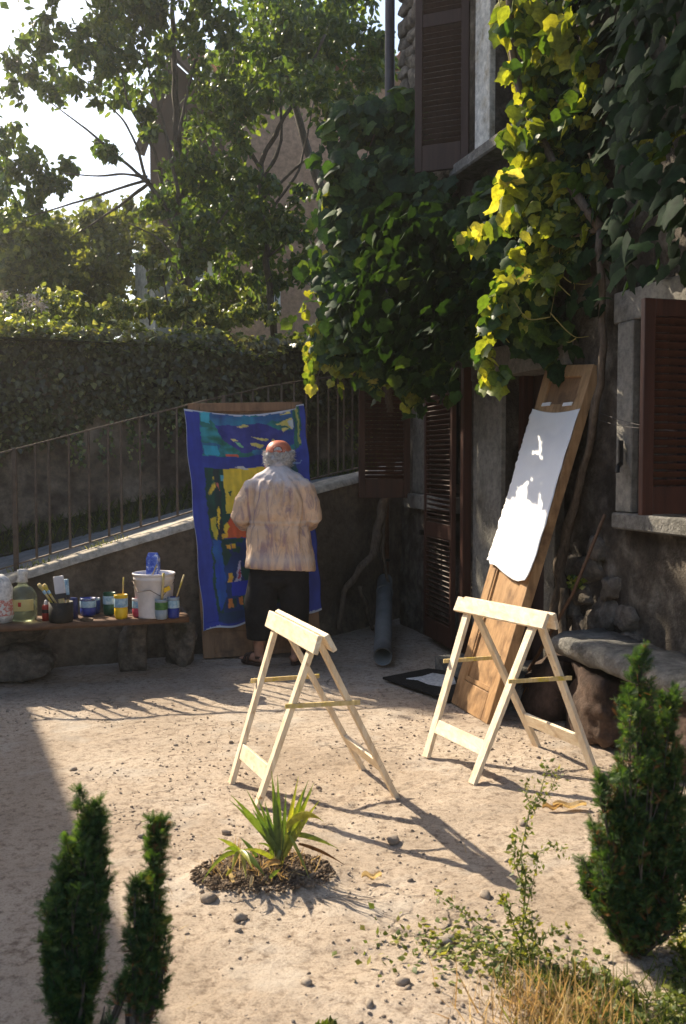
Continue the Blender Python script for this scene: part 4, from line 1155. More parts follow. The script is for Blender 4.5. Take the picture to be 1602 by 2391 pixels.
many(26, lambda: hp(U_(-1.8, -.6), U_(.2, .95), U_(.0, .35)))
many(120, lambda: hp(U_(1.3, 3.2), U_(.3, 2.5), U_(.0, .3)))
many(34, lambda: Vector((U_(.3, 1.4), U_(6.0, 7.2), 0)))
P = np.concatenate([np.array(c[:]) + rng.normal(0, 1, (24, 3)) * .15 for c in cents])
# gaps carved in the added crown so sun reaches chosen spots
gaps = []
D2q = (gp(1053, 1640), gp(1137, 1691), at(1276, 853, 6.58), at(1386, 850, 6.07))
for v_ in np.arange(.02, .93, .07):
    for u_ in (.1, .5, .9):
        if v_ < .40 and noise.noise(Vector((v_ * 9, u_ * 3, 1))) > .25: continue
        gaps.append((*q2c(u_, v_), .16))
for px in range(1130, 1400, 45):
    for py in range(20, 900, 60):
        if px > 1300 and py > 640: continue
        gaps.append((*at(px, py, 6.05), .24))
for py in range(280, 880, 50): gaps.append((*at(745, py, 8.1), .16))
for px in range(740, 1000, 40): gaps.append((*at(px, 860, 7.95), .13))
for (s_, z_) in ((1.3, 4.2), (1.3, 4.8), (1.3, 5.3), (1.3, 4.5)): gaps.append((*hp(s_, z_, .05), .12))
for (px, py, Y_) in ((1405, 1385, 5.95), (1440, 1420, 5.85), (1440, 1510, 5.8), (1420, 1470, 5.9), (1560, 340, 5.05), (1530, 320, 5.05)): gaps.append((*at(px, py, Y_), .07))
for (s_, z_) in ((1.75, 1.6), (1.8, .75), (1.9, .5), (1.75, .6)): gaps.append((*hp(s_, z_, .12), .07))
shd = np.array(SH / SH.length)
for (gx, gy, gz_, gr) in gaps:
    w_ = P - np.array((gx, gy, gz_)); k_ = w_ @ shd
    P = P[~((k_ > 0) & (np.linalg.norm(w_ - k_[:, None] * shd, axis=1) < gr))]
n = len(P)
leafcloud('crown', P, rvec(n, .8) + [-.2, -.2, .5], np.tile([0, 0, -1.], (n, 1)) + rvec(n, .6), .13 * (.7 + .6 * rng.random(n)), SV * [1.6, 1, 1], SF, M['treeleaf'], big, True)
stem('trunk', [(-6.5, 15.6, 1.5), (-6.5, 15.5, 5), (-6.3, 15.0, 8.8), (-5.6, 13.4, 12.0)], [.16, .13, .10, .05], big, M['bark'])
for e_ in ((-4.6, 12.2, 9.5), (-4.6, 10.4, 11), (-5.0, 12.6, 8.2), (-4.2, 10.6, 9)):
    stem('branch', [(-6.3, 15.0, 8.8), (-5.8, 14.0, 10.2), ((-5.8 + e_[0]) / 2, (14 + e_[1]) / 2, (10.2 + e_[2]) / 2 + .4), e_], [.07, .04, .02, .008], big, M['bark'])
# trees farther off at left and behind
def far_tree(name, label, clusters, Y, dens, size, base, tr=(.10, .04), mat='farleaf'):
    t = thing(name, label, 'tree', base, 'trees beyond the ivy wall')
    top = at(clusters[0][0], clusters[0][1], Y)
    stem('trunk', [Vector(base), Vector(base).lerp(top, .5) + Vector((.1, 0, 0)), top], [tr[0], (tr[0] + tr[1]) / 2, tr[1]], t, M['bark'])
    P, N, T, S = tree_leaves(clusters, lambda a, b_: Y + rng.uniform(-.8, .8), dens, size)
    leafcloud('crown', P, N, T, S, SV * [1.5, 1, 1], SF, M[mat], t, True)
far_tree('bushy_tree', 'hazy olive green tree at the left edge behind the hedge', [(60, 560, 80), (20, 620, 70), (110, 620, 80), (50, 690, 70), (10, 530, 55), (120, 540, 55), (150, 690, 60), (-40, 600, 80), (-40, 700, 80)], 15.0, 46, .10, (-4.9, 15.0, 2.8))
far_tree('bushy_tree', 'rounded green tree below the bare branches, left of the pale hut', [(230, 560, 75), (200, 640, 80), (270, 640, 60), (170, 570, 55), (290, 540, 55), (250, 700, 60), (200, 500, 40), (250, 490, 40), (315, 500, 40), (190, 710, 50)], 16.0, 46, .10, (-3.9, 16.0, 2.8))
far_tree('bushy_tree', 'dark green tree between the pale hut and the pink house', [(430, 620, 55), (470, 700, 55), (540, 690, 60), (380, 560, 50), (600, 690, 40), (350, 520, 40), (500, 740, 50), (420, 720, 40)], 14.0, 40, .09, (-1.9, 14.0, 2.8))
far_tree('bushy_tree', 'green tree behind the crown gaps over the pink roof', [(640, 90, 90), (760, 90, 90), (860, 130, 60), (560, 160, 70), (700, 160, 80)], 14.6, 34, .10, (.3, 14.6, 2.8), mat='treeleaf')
lw = thing('low_bush', 'low sunlit bushes just above the hedge at left, under the hazy trees', 'bush', (-3.6, 11.6, 2.8))
P, N, T, S = tree_leaves([(x_, 735 - 22 * (x_ < 160) + random.uniform(-12, 12), 34) for x_ in range(-40, 330, 34)] + [(x_, 725, 26) for x_ in range(330, 640, 50)], lambda a, b_: 11.7, 40, .075)
leafcloud('foliage', P, N, T, S, LV * [1.5, 1, 1], LF, M['hedgetop'], lw, True)
# sunlit shrubs just over the hedge
sb = thing('sunlit_shrub', 'bright yellow green shrub over the hedge in front of the pale hut', 'shrub', (-2.1, 11.0, 2.8))
P, N, T, S = tree_leaves([(420, 690, 30), (370, 640, 24), (350, 700, 26), (400, 730, 26), (340, 600, 14), (450, 720, 24)], lambda a, b_: 11.0, 30, .10)
leafcloud('foliage', P, N, T, S, LV * [1.5, 1, 1], LF, M['hedgetop'], sb, True)
for P_ in ([at(350, 760, 11), at(345, 640, 11), at(338, 590, 11)], [at(400, 760, 11), at(380, 640, 11)]): MB().tube(P_, .01, 6).build('stem', M['bark'], sb)

def house_box(t, x0, x1, y0, y1, z0, z1, mat, name='wall'):
    return MB().hexa([(x0, y0, z0), (x1, y0, z0), (x1, y1, z0), (x0, y1, z0), (x0, y0, z1), (x1, y0, z1), (x1, y1, z1), (x0, y1, z1)]).build(name, mat, t)
pk = thing('pink_house', 'terracotta pink house with tiled roof behind the tall tree', 'house', (.5, 19, 2.5))
a_ = at(490, 300, 19); c_ = at(905, 300, 19)
zt = at(600, 165, 19).z
house_box(pk, a_.x, 3.4, 19, 26, 2.0, zt, M['pinkwall'])
def tiled_roof(t, x0, x1, y0, y1, z0, z1, n=18):
    b = MB(); b.hexa([(x0, y0, z0), (x1, y0, z0), (x1, y1, z1), (x0, y1, z1), (x0, y0, z0 + .1), (x1, y0, z0 + .1), (x1, y1, z1 + .1), (x0, y1, z1 + .1)])
    r = b.build('roof', M['tile'], t)
    me = MB().tube([(0, 0, 0), (0, y1 - y0, z1 - z0)], .09, 8).mesh('tile_row', M['tile'], True)
    for i in range(n):
        place('tile_row', me, r, Matrix.Translation((x0 + (x1 - x0) * (i + .5) / n, y0 - .03, z0 + .12)))
tiled_roof(pk, a_.x - .35, 3.8, 18.55, 22.5, zt, zt + 1.3, 26)
tiled_roof(pk, a_.x - .35, 3.8, 26.45, 22.51, zt, zt + 1.3, 4)
def far_window(t, px0, px1, py0, py1, Y, mat='whitepaint'):
    p0 = at(px0, py1, Y); p1 = at(px1, py0, Y)
    b = MB(); w_ = .07
    for (x0, x1, z0, z1) in ((p0.x, p0.x + w_, p0.z, p1.z), (p1.x - w_, p1.x, p0.z, p1.z), (p0.x + w_, p1.x - w_, p0.z, p0.z + w_), (p0.x + w_, p1.x - w_, p1.z - w_, p1.z), ((p0.x + p1.x) / 2 - .02, (p0.x + p1.x) / 2 + .02, p0.z + w_, p1.z - w_)):
        b.hexa([(x0, Y - .06, z0), (x1, Y - .06, z0), (x1, Y + .02, z0), (x0, Y + .02, z0), (x0, Y - .06, z1), (x1, Y - .06, z1), (x1, Y + .02, z1), (x0, Y + .02, z1)])
    w = b.build('window', M[mat], t)
    house_box(w, p0.x + .05, p1.x - .05, Y - .02, Y - .012, p0.z + .05, p1.z - .05, M['glass'], 'pane')
WM_ = None
far_window(pk, 505, 560, 370, 480, 19); far_window(pk, 775, 830, 385, 480, 19); far_window(pk, 625, 655, 680, 735, 19)
p0 = at(483, 300, 18.9)
house_box(pk, p0.x, p0.x + .12, 18.86, 18.98, 4.0, zt, M['whitepaint'], 'pilaster')
bn = thing('timber_barn', 'dark timber gable with steep roof edge behind the tree, left of the pink house', 'barn', (-3.2, 17.5, 2.5))
q = [at(352, 560, 17.5), at(350, 330, 17.5), at(412, 150, 17.5), at(500, 230, 17.5), at(500, 560, 17.5)]
b = MB(); n_ = len(q)
b.add([tuple(p) for p in q] + [(p.x, p.y + 4, p.z) for p in q], [tuple(range(n_)), tuple(reversed(range(n_, 2 * n_)))] + [(i, (i + 1) % n_, n_ + (i + 1) % n_, n_ + i) for i in range(n_)])
b.build('gable', M['browngable'], bn)
b = MB(); b.beam(q[1] + Vector((-.14, -.2, -.25)), q[2] + Vector((0, -.2, .1)), .3, .12); b.beam(q[2] + Vector((0, -.2, .1)), q[3] + Vector((.2, -.2, -.1)), .3, .12); b.build('verge_board', M['browngable'], bn)
ht = thing('pale_hut', 'small pale rendered outbuilding standing above the hedge', 'outbuilding', (-3.3, 14.3, 2.6))
p0 = at(292, 640, 14.6); p1 = at(425, 590, 14.6); zt2 = at(300, 588, 14.6).z
ca, cb, cc, cd = Vector((p0.x, 15.3, 0)), Vector((at(355, 0, 14.5).x, 14.5, 0)), Vector((p1.x + .25, 15.1, 0)), Vector((p0.x + .7, 16.5, 0))
b = MB(); b.hexa([c + Vector((0, 0, 2)) for c in (ca, cb, cc, cd)] + [c + Vector((0, 0, zt2)) for c in (ca, cb, cc, cd)]); b.build('wall', M['palewall'], ht)
b = MB(); b.hexa([c + Vector((0, 0, zt2)) for c in (ca + Vector((-.08, 0, 0)), cb + Vector((0, -.1, 0)), cc + Vector((.1, 0, 0)), cd + Vector((0, .1, 0)))] + [c + Vector((0, 0, zt2 + .06)) for c in (ca + Vector((-.08, 0, 0)), cb + Vector((0, -.1, 0)), cc + Vector((.1, 0, 0)), cd + Vector((0, .1, 0)))]); b.build('roof', M['jamb'], ht)
# the neighbouring house out of view on the left; its eave throws the shade on the left of the yard
nb_ = thing('neighbour_house', 'plastered neighbouring house left of the yard, outside the picture', 'house', (-6, 5, 0))
E0 = gp(70, 1650); E1 = gp(318, 2240); ed = (E1 - E0).normalized()
HH = 5.0
sh_ = Vector((sun_dir.x, sun_dir.y, 0)) * (HH / sun_dir.z)
A0 = E0 + sh_; A1 = A0 + ed * 11.0; wn_ = Vector((-ed.y, ed.x, 0))
if wn_.x > 0: wn_ = -wn_
b = MB(); b.hexa([A0 + Vector((0, 0, 0)), A1, A1 + wn_ * 5, A0 + wn_ * 5] + [v + Vector((0, 0, HH)) for v in (A0, A1, A1 + wn_ * 5, A0 + wn_ * 5)])
b.build('wall', M['palewall'], nb_)
b = MB(); r0 = [A0, A1, A1 + wn_ * 5, A0 + wn_ * 5]; rt = [A0 + wn_ * 2.5 + Vector((0, 0, .9)), A1 + wn_ * 2.5 + Vector((0, 0, .9))]
b.add([v + Vector((0, 0, HH + .003)) for v in r0] + [v + Vector((0, 0, HH)) for v in rt], [(0, 1, 5, 4), (2, 3, 4, 5), (0, 4, 3), (1, 2, 5)])
b.build('roof', M['tile'], nb_)

#@@OBJECTS@@
# ------------------------------------------------------------------ sawhorses
def sawhorse(label, A1, A2, B1, B2, R1, R2):
    """A: left panel feet (far, near); B: right panel feet; R: ridge ends (far, near)"""
    A1, A2, B1, B2, R1, R2 = [Vector(v) for v in (A1, A2, B1, B2, R1, R2)]
    c = (A1 + A2 + B1 + B2) / 4
    t = thing('sawhorse', label, 'sawhorse', (c.x, c.y, 0), 'folding sawhorses in the yard')
    rd = (R2 - R1).normalized()
    T1, T2 = R1.lerp(R2, .12), R1.lerp(R2, .86)
    side = Vector((-rd.y, rd.x, 0)); 
    if side.dot((A1 + A2) - (B1 + B2)) < 0: side = -side
    th = .024; ww = .046
    for feet, s in (((A1, A2), 1), ((B1, B2), -1)):
        n_ = side * s
        mids = []
        for f, tp in zip(feet, (T1, T2)):
            top = tp + n_ * .008 - Vector((0, 0, .03))
            mids.append((f, top))
            b = MB(); b.beam(f, top, ww, th, side=rd); b.build('leg', M['pine'], t, bevel=.002)
        # top board on the outer face, and the low board
        up = ((mids[0][1] + mids[1][1]) - (mids[0][0] + mids[1][0])).normalized()
        nn = rd.cross(up); nn = nn * (1 if nn.dot(n_) > 0 else -1)
        p0 = R1 + nn * (.003 + th * .5) - up * .041; p1 = R2 + nn * (.003 + th * .5) - up * .041
        b = MB(); b.beam(p0, p1, .082, .024, side=up); b.build('top_board', M['pine_board'], t, bevel=.003)
        k = .205
        q0 = mids[0][0].lerp(mids[0][1], k); q1 = mids[1][0].lerp(mids[1][1], k)
        dq = (q1 - q0).normalized()
        b = MB(); b.beam(q0 + dq * .0235, q1 - dq * .0235, .072, .018, side=up); b.build('low_board', M['pine_board'], t, bevel=.002)
    for (fa, fb, tp) in ((A1, B1, T1), (A2, B2, T2)):
        k = .60
        ta = tp + side * .016; tb_ = tp - side * .016
        pa = fa.lerp(ta, k); pb = fb.lerp(tb_, k)
        d_ = (pb - pa).normalized(); o_ = rd * (ww / 2 + .006) * (1 if tp is T2 else -1)
        b = MB(); b.beam(pa - d_ * .03 + o_, pb + d_ * .03 + o_, .020, .010, side=Vector((0, 0, 1))); b.build('spreader', M['pine_thin'], t)
    return t
def foot(px, py):
    p = gp(px, py); return Vector((p.x, p.y, gzf(p.x, p.y) - .004))
sawhorse('pale pine sawhorse standing nearest, in front of the painter', foot(540, 1828), foot(600, 1880), foot(848, 1790), foot(925, 1856), gp(640, 1428, .80), gp(757, 1488, .80))
sawhorse('pale pine sawhorse at right, in front of the leaning door with white canvas', foot(995, 1769), foot(1103, 1829), foot(1255, 1744), foot(1390, 1806), gp(1077, 1396, .80), gp(1287, 1436, .80))

# ------------------------------------------------------------------ a leaning board frame: bilinear map over four corners
def quadmap(BL, BR, TL, TR):
    BL, BR, TL, TR = [Vector(v) for v in (BL, BR, TL, TR)]
    n_ = (BR - BL).cross(TL - BL).normalized()
    if n_.dot(CAM - (BL + BR + TL + TR) / 4) < 0: n_ = -n_
    return (lambda u, v, d=0.0: (BL * (1 - u) + BR * u) * (1 - v) + (TL * (1 - u) + TR * u) * v + n_ * d), n_
def qbox(q, u0, u1, v0, v1, d0, d1):
    return MB().hexa([q(u0, v0, d0), q(u1, v0, d0), q(u1, v0, d1), q(u0, v0, d1), q(u0, v1, d0), q(u1, v1, d0), q(u1, v1, d1), q(u0, v1, d1)])
# old door that carries the painting
D1 = (Vector(gp(475, 1538)), Vector((-.17, 7.90, .035)), at(438, 942, 8.02), at(706, 938, 8.14))
q1, n1 = quadmap(*D1)
dt = thing('old_door', 'old brown panelled door leaning on the ramp wall under the blue painting', 'door', tuple(D1[0]))
e = .0025
for nm, a in (('stile', (0, .10, 0, 1)), ('stile', (.90, 1, 0, 1)), ('rail', (.10 + e, .90 - e, 0, .02)), ('rail', (.10 + e, .90 - e, .965, 1)), ('rail', (.10 + e, .90 - e, .10, .125)), ('mullion', (.49, .51, .02 + e, .10 - e))):
    qbox(q1, *a, -.045, .0).build(nm, M['doorwood_dark'], dt, bevel=.002)
for (u0, u1) in ((.10, .49), (.51, .90)): qbox(q1, u0, u1, .02, .10, -.035, -.016).build('panel', M['doorwood_dark'], dt)
qbox(q1, .10, .90, .125, .965, -.035, -.016).build('panel', M['doorwood_dark'], dt)
# the painting, a loose canvas hung over it
def painting():
    nu, nv = 150, 280
    U, V = np.meshgrid(np.linspace(0, 1, nu + 1), np.linspace(0, 1, nv + 1))
    u = U + .020 * fbm(U * 12, V * 26, oct=4, seed=31); v = V + .010 * fbm(U * 14, V * 26, oct=4, seed=32)
    C = np.zeros(U.shape + (3,))
    def lay(mask, c, c2=None, sx=6, sy=14, seed=40):
        if c2 is None: C[mask] = c
        else:
            t = np.clip(.5 + 1.1 * fbm(U * sx, V * sy, oct=4, seed=seed), 0, 1)[..., None]
            C[mask] = (np.array(c) * (1 - t) + np.array(c2) * t)[mask]
    def rect(a, b, c, d): return (u > a) & (u < b) & (v > c) & (v < d)
    def poly(P):
        m = np.zeros(U.shape, bool); n_ = len(P)
        for i in range(n_):
            x0, y0 = P[i]; x1, y1 = P[(i + 1) % n_]
            if y0 == y1: continue
            cr = ((y0 > v) != (y1 > v)) & (u < (x1 - x0) * (v - y0) / (y1 - y0) + x0)
            m ^= cr
        return m
    BLUE = (.018, .034, .24); BLUE2 = (.030, .055, .34); NAVY = (.012, .03, .12); GREEN = (.012, .085, .05); DG = (.010, .045, .035); TEAL = (.03, .25, .38); YEL = (.92, .63, .04); PALE = (.72, .66, .22); RED = (.78, .10, .04); ORG = (.75, .24, .04)
    lay(np.ones(U.shape, bool), BLUE, BLUE2, 5, 9, 41)
    lay(rect(.12, .89, -.1, .205), TEAL, (.02, .05, .24), 4, 12, 42)
    t = fbm(U * 5, V * 13, oct=3, seed=43)
    lay(rect(.12, .89, -.1, .205) & (t > .02), (.012, .12, .09), (.02, .22, .22), 10, 30, 65); lay(rect(.12, .5, .07, .205) & (fbm(U * 4 + V * 9, V * 18, oct=3, seed=44) > .0), (.015, .15, .10), (.03, .28, .34), 14, 40, 66)
    lay(poly([(.24, .06), (.62, .045), (.82, .10), (.70, .17), (.45, .185), (.30, .13)]), (.02, .025, .20), (.045, .055, .27), 10, 30, 45)
    lay(rect(.13, .25, .155, .2), (.03, .38, .55)); lay(rect(.13, .20, .0, .05), (.03, .30, .45), (.05, .4, .5)); lay(rect(.30, .42, .192, .203), (.6, .12, .06))
    for P in ([(.43, .058), (.48, .048), (.53, .056), (.50, .064), (.45, .064)], [(.75, .06), (.88, .04), (.88, .10), (.84, .075)], [(.77, .018), (.87, .005), (.88, .02)], [(.53, .107), (.62, .118), (.69, .128), (.67, .140), (.58, .123)], [(.52, .138), (.57, .142), (.65, .160), (.61, .172), (.54, .155)], [(.36, .117), (.39, .122), (.41, .133), (.38, .130)], [(.70, .14), (.73, .13), (.74, .15)], [(.80, .08), (.86, .09), (.80, .105)]):
        lay(poly(P), PALE, (.62, .56, .12), 30, 60, 46)
    lay(poly([(.39, .135), (.43, .14), (.47, .165), (.43, .16)]), (.2, .5, .25)); lay(poly([(.84, .055), (.885, .05), (.885, .10)]), (.55, .62, .62))
    lay(rect(.895, .955, -.1, .20), DG, (.02, .14, .10), 10, 8, 47); lay(poly([(.915, .0), (.93, .0), (.955, .19), (.935, .19)]), (.36, .40, .10))
    lay(rect(.12, .30, .262, .59), GREEN, DG, 9, 7, 48)
    lay(rect(.19, .235, .262, .60), (.03, .02, .03), DG); lay(poly([(.15, .36), (.19, .30), (.20, .34), (.16, .40), (.14, .39)]), YEL, GREEN, 30, 40, 49)
    lay(poly([(.19, .46), (.215, .44), (.22, .50), (.20, .55)]), YEL); lay(poly([(.13, .50), (.18, .49), (.19, .57), (.16, .61)]), YEL, (.55, .50, .05), 20, 20, 50)
    lay(poly([(.20, .33), (.225, .33), (.225, .37)]), (.45, .12, .08)); lay(rect(.25, .28, .29, .32), (.1, .45, .6))
    lay(rect(.27, .78, .262, .475), YEL, (.74, .56, .05), 8, 12, 51); lay(poly([(.37, .255), (.44, .25), (.49, .268), (.42, .272)]), (.6, .62, .6))
    lay(rect(.63, .72, .255, .285), RED); lay(poly([(.30, .375), (.335, .37), (.315, .40)]), GREEN)
    lay(poly([(.24, .54), (.36, .44), (.40, .42), (.9, .42), (.9, .595), (.26, .59)]), RED, (.66, .13, .04), 9, 12, 52); lay(poly([(.235, .545), (.27, .515), (.29, .54), (.25, .57)]), YEL); lay(rect(.22, .27, .565, .592), YEL, ORG)
    lay(rect(.12, .88, .595, .98), NAVY, (.015, .06, .20), 5, 12, 53); lay(rect(.12, .80, .595, .93) & (fbm(U * 7, V * 9, oct=3, seed=54) > .02), DG, GREEN, 8, 10, 55)
    lay(poly([(.13, .60), (.20, .60), (.22, .86), (.15, .93)]), (.015, .06, .40), (.02, .14, .30), 12, 8, 56)
    for x0 in (.245, .29): lay(rect(x0, x0 + .035, .625, .643), YEL, ORG, 30, 60, 57)
    lay(poly([(.33, .70), (.345, .70), (.335, .80), (.285, .80)]), (.55, .48, .60)); lay(poly([(.33, .74), (.34, .76), (.32, .79), (.305, .785)]), (.55, .06, .10))
    lay(rect(.235, .27, .755, .80), ORG, YEL, 30, 30, 58); lay(rect(.26, .42, .80, .865), (.02, .04, .42)); lay(rect(.215, .255, .878, .912), ORG); lay(rect(.31, .34, .872, .905), ORG)
    lay(poly([(.79, .87), (.80, .83), (.82, .88), (.80, .895)]), ORG, YEL); lay(rect(.12, .86, .93, .97), (.008, .05, .08), NAVY)
    lay((u > .895) & (v > .22), BLUE, BLUE2, 7, 6, 59); lay((u < .115), BLUE2, (.02, .035, .30), 8, 5, 60)
    lay(rect(.80, .895, .25, .50), (.01, .08, .09), NAVY, 7, 10, 61); lay(poly([(.86, .26), (.95, .27), (.95, .278), (.86, .27)]), (.18, .28, .50))
    C = C * (1 + .28 * fbm(U * 34, V * 14, oct=3, seed=62)[..., None]) * (1 + .25 * fbm(U * 7, V * 22, oct=3, seed=64)[..., None])
    edge = (v < .006) | (U < .004) | (v > .994)
    C[edge] = (.55, .58, .66)
    # cloth position: tied at the top corners, sagging between, edges lifting
    Pq = np.zeros(U.shape + (3,))
    BLp, BRp, TLp, TRp = [np.array(x) for x in D1]
    left = -.035 + .055 * V ** 1.0; right = 1.01 + .02 * V
    uu = left + (right - left) * U + .006 * np.sin(V * 31) * (U > .97) + .006 * np.sin(V * 23) * (U < .03)
    top = .978 - .028 * np.sin(np.pi * np.clip(U, 0, 1)) + .012 * (U > .93)
    bot = .105 + .055 * U
    vv = top + (bot - top) * V + .006 * np.sin(U * 19) * (V > .97)
    dd = .014 + .008 * fbm(U * 3, V * 5, oct=3, seed=63) + .012 * np.exp(-V * 30) * np.sin(U * 9) + .010 * np.exp(-(1 - V) * 25) * (1 + np.sin(U * 12)) + .006 * np.sin((U * 4 + V * 7))
    Pq = ((BLp * (1 - uu)[..., None] + BRp * uu[..., None]) * (1 - vv)[..., None] + (TLp * (1 - uu)[..., None] + TRp * uu[..., None]) * vv[..., None]) + np.array(n1) * dd[..., None]
    W = nu + 1; idx = np.arange(W * (nv + 1)).reshape(nv + 1, W)
    F = np.stack([idx[:-1, :-1], idx[1:, :-1], idx[1:, 1:], idx[:-1, 1:]], -1).reshape(-1, 4)
    C = np.clip(C, 0, 1)
    Vt = Pq.reshape(-1, 3); Vb = Vt - np.array(n1) * .003
    nV = len(Vt)
    Fb = F[:, ::-1] + nV
    ring = np.concatenate([idx[0, :], idx[1:, -1], idx[-1, -2::-1], idx[-2:0:-1, 0]])
    Fr = np.stack([ring, np.roll(ring, -1), np.roll(ring, -1) + nV, ring + nV], 1)
    me = np_mesh('canvas_painting', np.concatenate([Vt, Vb]), np.concatenate([F, Fb, Fr]), M['paint'], True, cols=np.concatenate([C.reshape(-1, 3), np.full((nV, 3), .6)]))
    return place('canvas_painting', me)
o = painting(); tag(o, 'abstract canvas in blue, green, yellow and red hung on the old door before the painter', 'painting')

# ------------------------------------------------------------------ second leaning door with the blank canvas
D2 = (Vector(gp(1053, 1640)), Vector(gp(1137, 1691)), at(1276, 853, 6.58), at(1386, 850, 6.07))
q2, n2 = quadmap(*D2)
d2t = thing('old_door', 'tall honey brown panelled door leaning sideways by the doorway under a blank canvas', 'door', tuple(D2[0]))
for nm, a in (('stile', (0, .17, 0, 1)), ('stile', (.83, 1, 0, 1)), ('rail', (.17 + e, .83 - e, 0, .075)), ('rail', (.17 + e, .83 - e, .48, .52)), ('rail', (.17 + e, .83 - e, .855, .885)), ('rail', (.17 + e, .83 - e, .965, 1)), ('mullion', (.49, .54, .80, .855 - e))):
    qbox(q2, *a, -.062, .0).build(nm, M['doorwood'], d2t, bevel=.003)
for a in ((.17, .83, .075, .48), (.17, .83, .52, .80), (.17, .49, .80, .855), (.54, .83, .80, .855)):
    qbox(q2, *a, -.045, -.018).build('panel', M['doorwood'], d2t)
qbox(q2, .17, .83, .885, .965, -.045, -.018).build('panel', M['doorwood_dark'], d2t)
for (u0, u1, v0, v1) in ((.17, .20, .078, .478), (.80, .83, .078, .478), (.203, .797, .078, .09), (.203, .797, .466, .478)):
    qbox(q2, u0, u1, v0, v1, -.0175, -.006).build('moulding', M['doorwood'], d2t)
b = MB(); nu, nv = 26, 150
def cl(u, v):
    left = -.02 + (.03 * noise.noise(Vector((v * 26, 1, 0))) + .018 * noise.noise(Vector((v * 60, 5, 0)))) * max(0, 1 - u * 12)
    right = 1.02 + .035 * math.sin(v * PI) * 0 - .02 * math.sin(v * 5)
    uu = left + (right - left) * u
    top = .868 - .012 * math.sin(PI * u) + .004 * u
    bot = .402 + .008 * math.sin(u * 7) - .018 * u + (.012 if u < .05 else 0)
    vv = top + (bot - top) * v
    fold = .012 * max(0, v - .55) / .45 * math.sin(u * 11 + v * 3) + .010 * math.exp(-(1 - v) * 14) * (1.5 + math.sin(u * 8)) + .006 * noise.noise(Vector((u * 4, v * 9, 1))) + .02 * max(0, u - .85) * math.sin(v * 18)
    return q2(uu, vv, .010 + abs(fold))
b.grid(cl, nu, nv); N0 = len(b.v)
vs = [Vector(v) - n2 * .003 for v in b.v]; b.v += [tuple(v) for v in vs]
W_ = nu + 1
for f in list(b.f): b.f.append(tuple(i + N0 for i in reversed(f))); b.mi.append(0)
ring = [i for i in range(W_)] + [(j + 1) * W_ - 1 for j in range(1, nv + 1)] + [nv * W_ + i for i in range(W_ - 2, -1, -1)] + [j * W_ for j in range(nv - 1, 0, -1)]
for i in range(len(ring)):
    a, c = ring[i], ring[(i + 1) % len(ring)]; b.f.append((a, c, c + N0, a + N0)); b.mi.append(0)
tag(b.build('blank_canvas', M['canvas'], smooth=True), 'blank white canvas with a frayed left edge stretched over the tilted door', 'canvas')
for i, (u, v) in enumerate(((.26, .882), (.72, .884))):
    b = MB(); b.hexa([q2(u - .09, v - .006, .002), q2(u + .09, v - .003, .002), q2(u + .09, v - .003, .008), q2(u - .09, v - .006, .008), q2(u - .08, v + .004, .002), q2(u + .10, v + .007, .002), q2(u + .10, v + .007, .008), q2(u - .08, v + .004, .008)])
    tag(b.build('tape_strip', M['canvas']), ('left' if i == 0 else 'right') + ' white scrap of tape on the tilted door above the blank canvas', 'tape', 'tape scraps on the tilted door')

# ------------------------------------------------------------------ mat and rag by the door
def flat_poly(name, pts, z, th, mat, label, cat, sub=0):
    b = MB(); n_ = len(pts)
    P = [Vector((p.x, p.y, z)) for p in pts]
    b.add([tuple(p) for p in P] + [(p.x, p.y, z + th) for p in P], [tuple(reversed(range(n_))), tuple(range(n_, 2 * n_))] + [(i, (i + 1) % n_, n_ + (i + 1) % n_, n_ + i) for i in range(n_)])
    o = b.build(name, mat, bevel=.002); tag(o, label, cat); return o
flat_poly('door_mat', [gp(893, 1588), gp(1050, 1640), gp(1170, 1640), gp(1180, 1590), gp(1000, 1567)], .006, .016, M['mat'], 'black rubber mat lying on the ground left of the tilted door', 'mat')
flat_poly('rag', [gp(948, 1593), gp(975, 1596), gp(1000, 1606), gp(1035, 1612), gp(1065, 1605), gp(1060, 1588), gp(1010, 1580), gp(985, 1588)], .0225, .006, M['paper'], 'torn white paper lying on the black mat', 'paper')

# ------------------------------------------------------------------ stone bench and blocks against the house
sb = thing('stone_bench', 'rough grey stone slab seat on brown blocks against the house', 'stone bench', tuple(hp(-.9, 0, .3)))
b = MB()
def slabpt(s, o_, z): 
    p = hp(s, z, o_); n2_ = noise.noise(p * 19)
    return p + HN * (.03 * noise.noise(p * 6) + .016 * n2_ * (o_ > .2)) + Vector((0, 0, .018 * noise.noise(p * 5 + Vector((3, 0, 0))) + .010 * n2_))
ns_ = 70; prof = [(.03, .40), (.28, .41), (.33, .418), (.36, .435), (.372, .46), (.378, .485), (.372, .51), (.355, .532), (.32, .542), (.25, .548), (.16, .55), (.03, .552)]
for i in range(ns_ + 1):
    s = -.32 - 1.9 * i / ns_
    k = min(1, .55 + i * .12)
    for (o_, z) in prof: b.v.append(tuple(slabpt(s, .03 + (o_ - .03) * k, .476 + (z - .476) * (k * .6 + .4) + .0)))
m_ = len(prof)
for i in range(ns_):
    for k in range(m_):
        b.f.append((i * m_ + k, i * m_ + (k + 1) % m_, (i + 1) * m_ + (k + 1) % m_, (i + 1) * m_ + k)); b.mi.append(0)
b.f.append(tuple(range(m_))); b.mi.append(0); b.f.append(tuple(reversed(range(ns_ * m_, ns_ * m_ + m_)))); b.mi.append(0)
b.build('slab', M['slab'], sb, True)
rock('block', hp(-.72, .19, .20), 1, M['redrock'], parent=sb, seed=61, squash=(.20, .32, .25), rz=HA, sub=5, sq=.7)
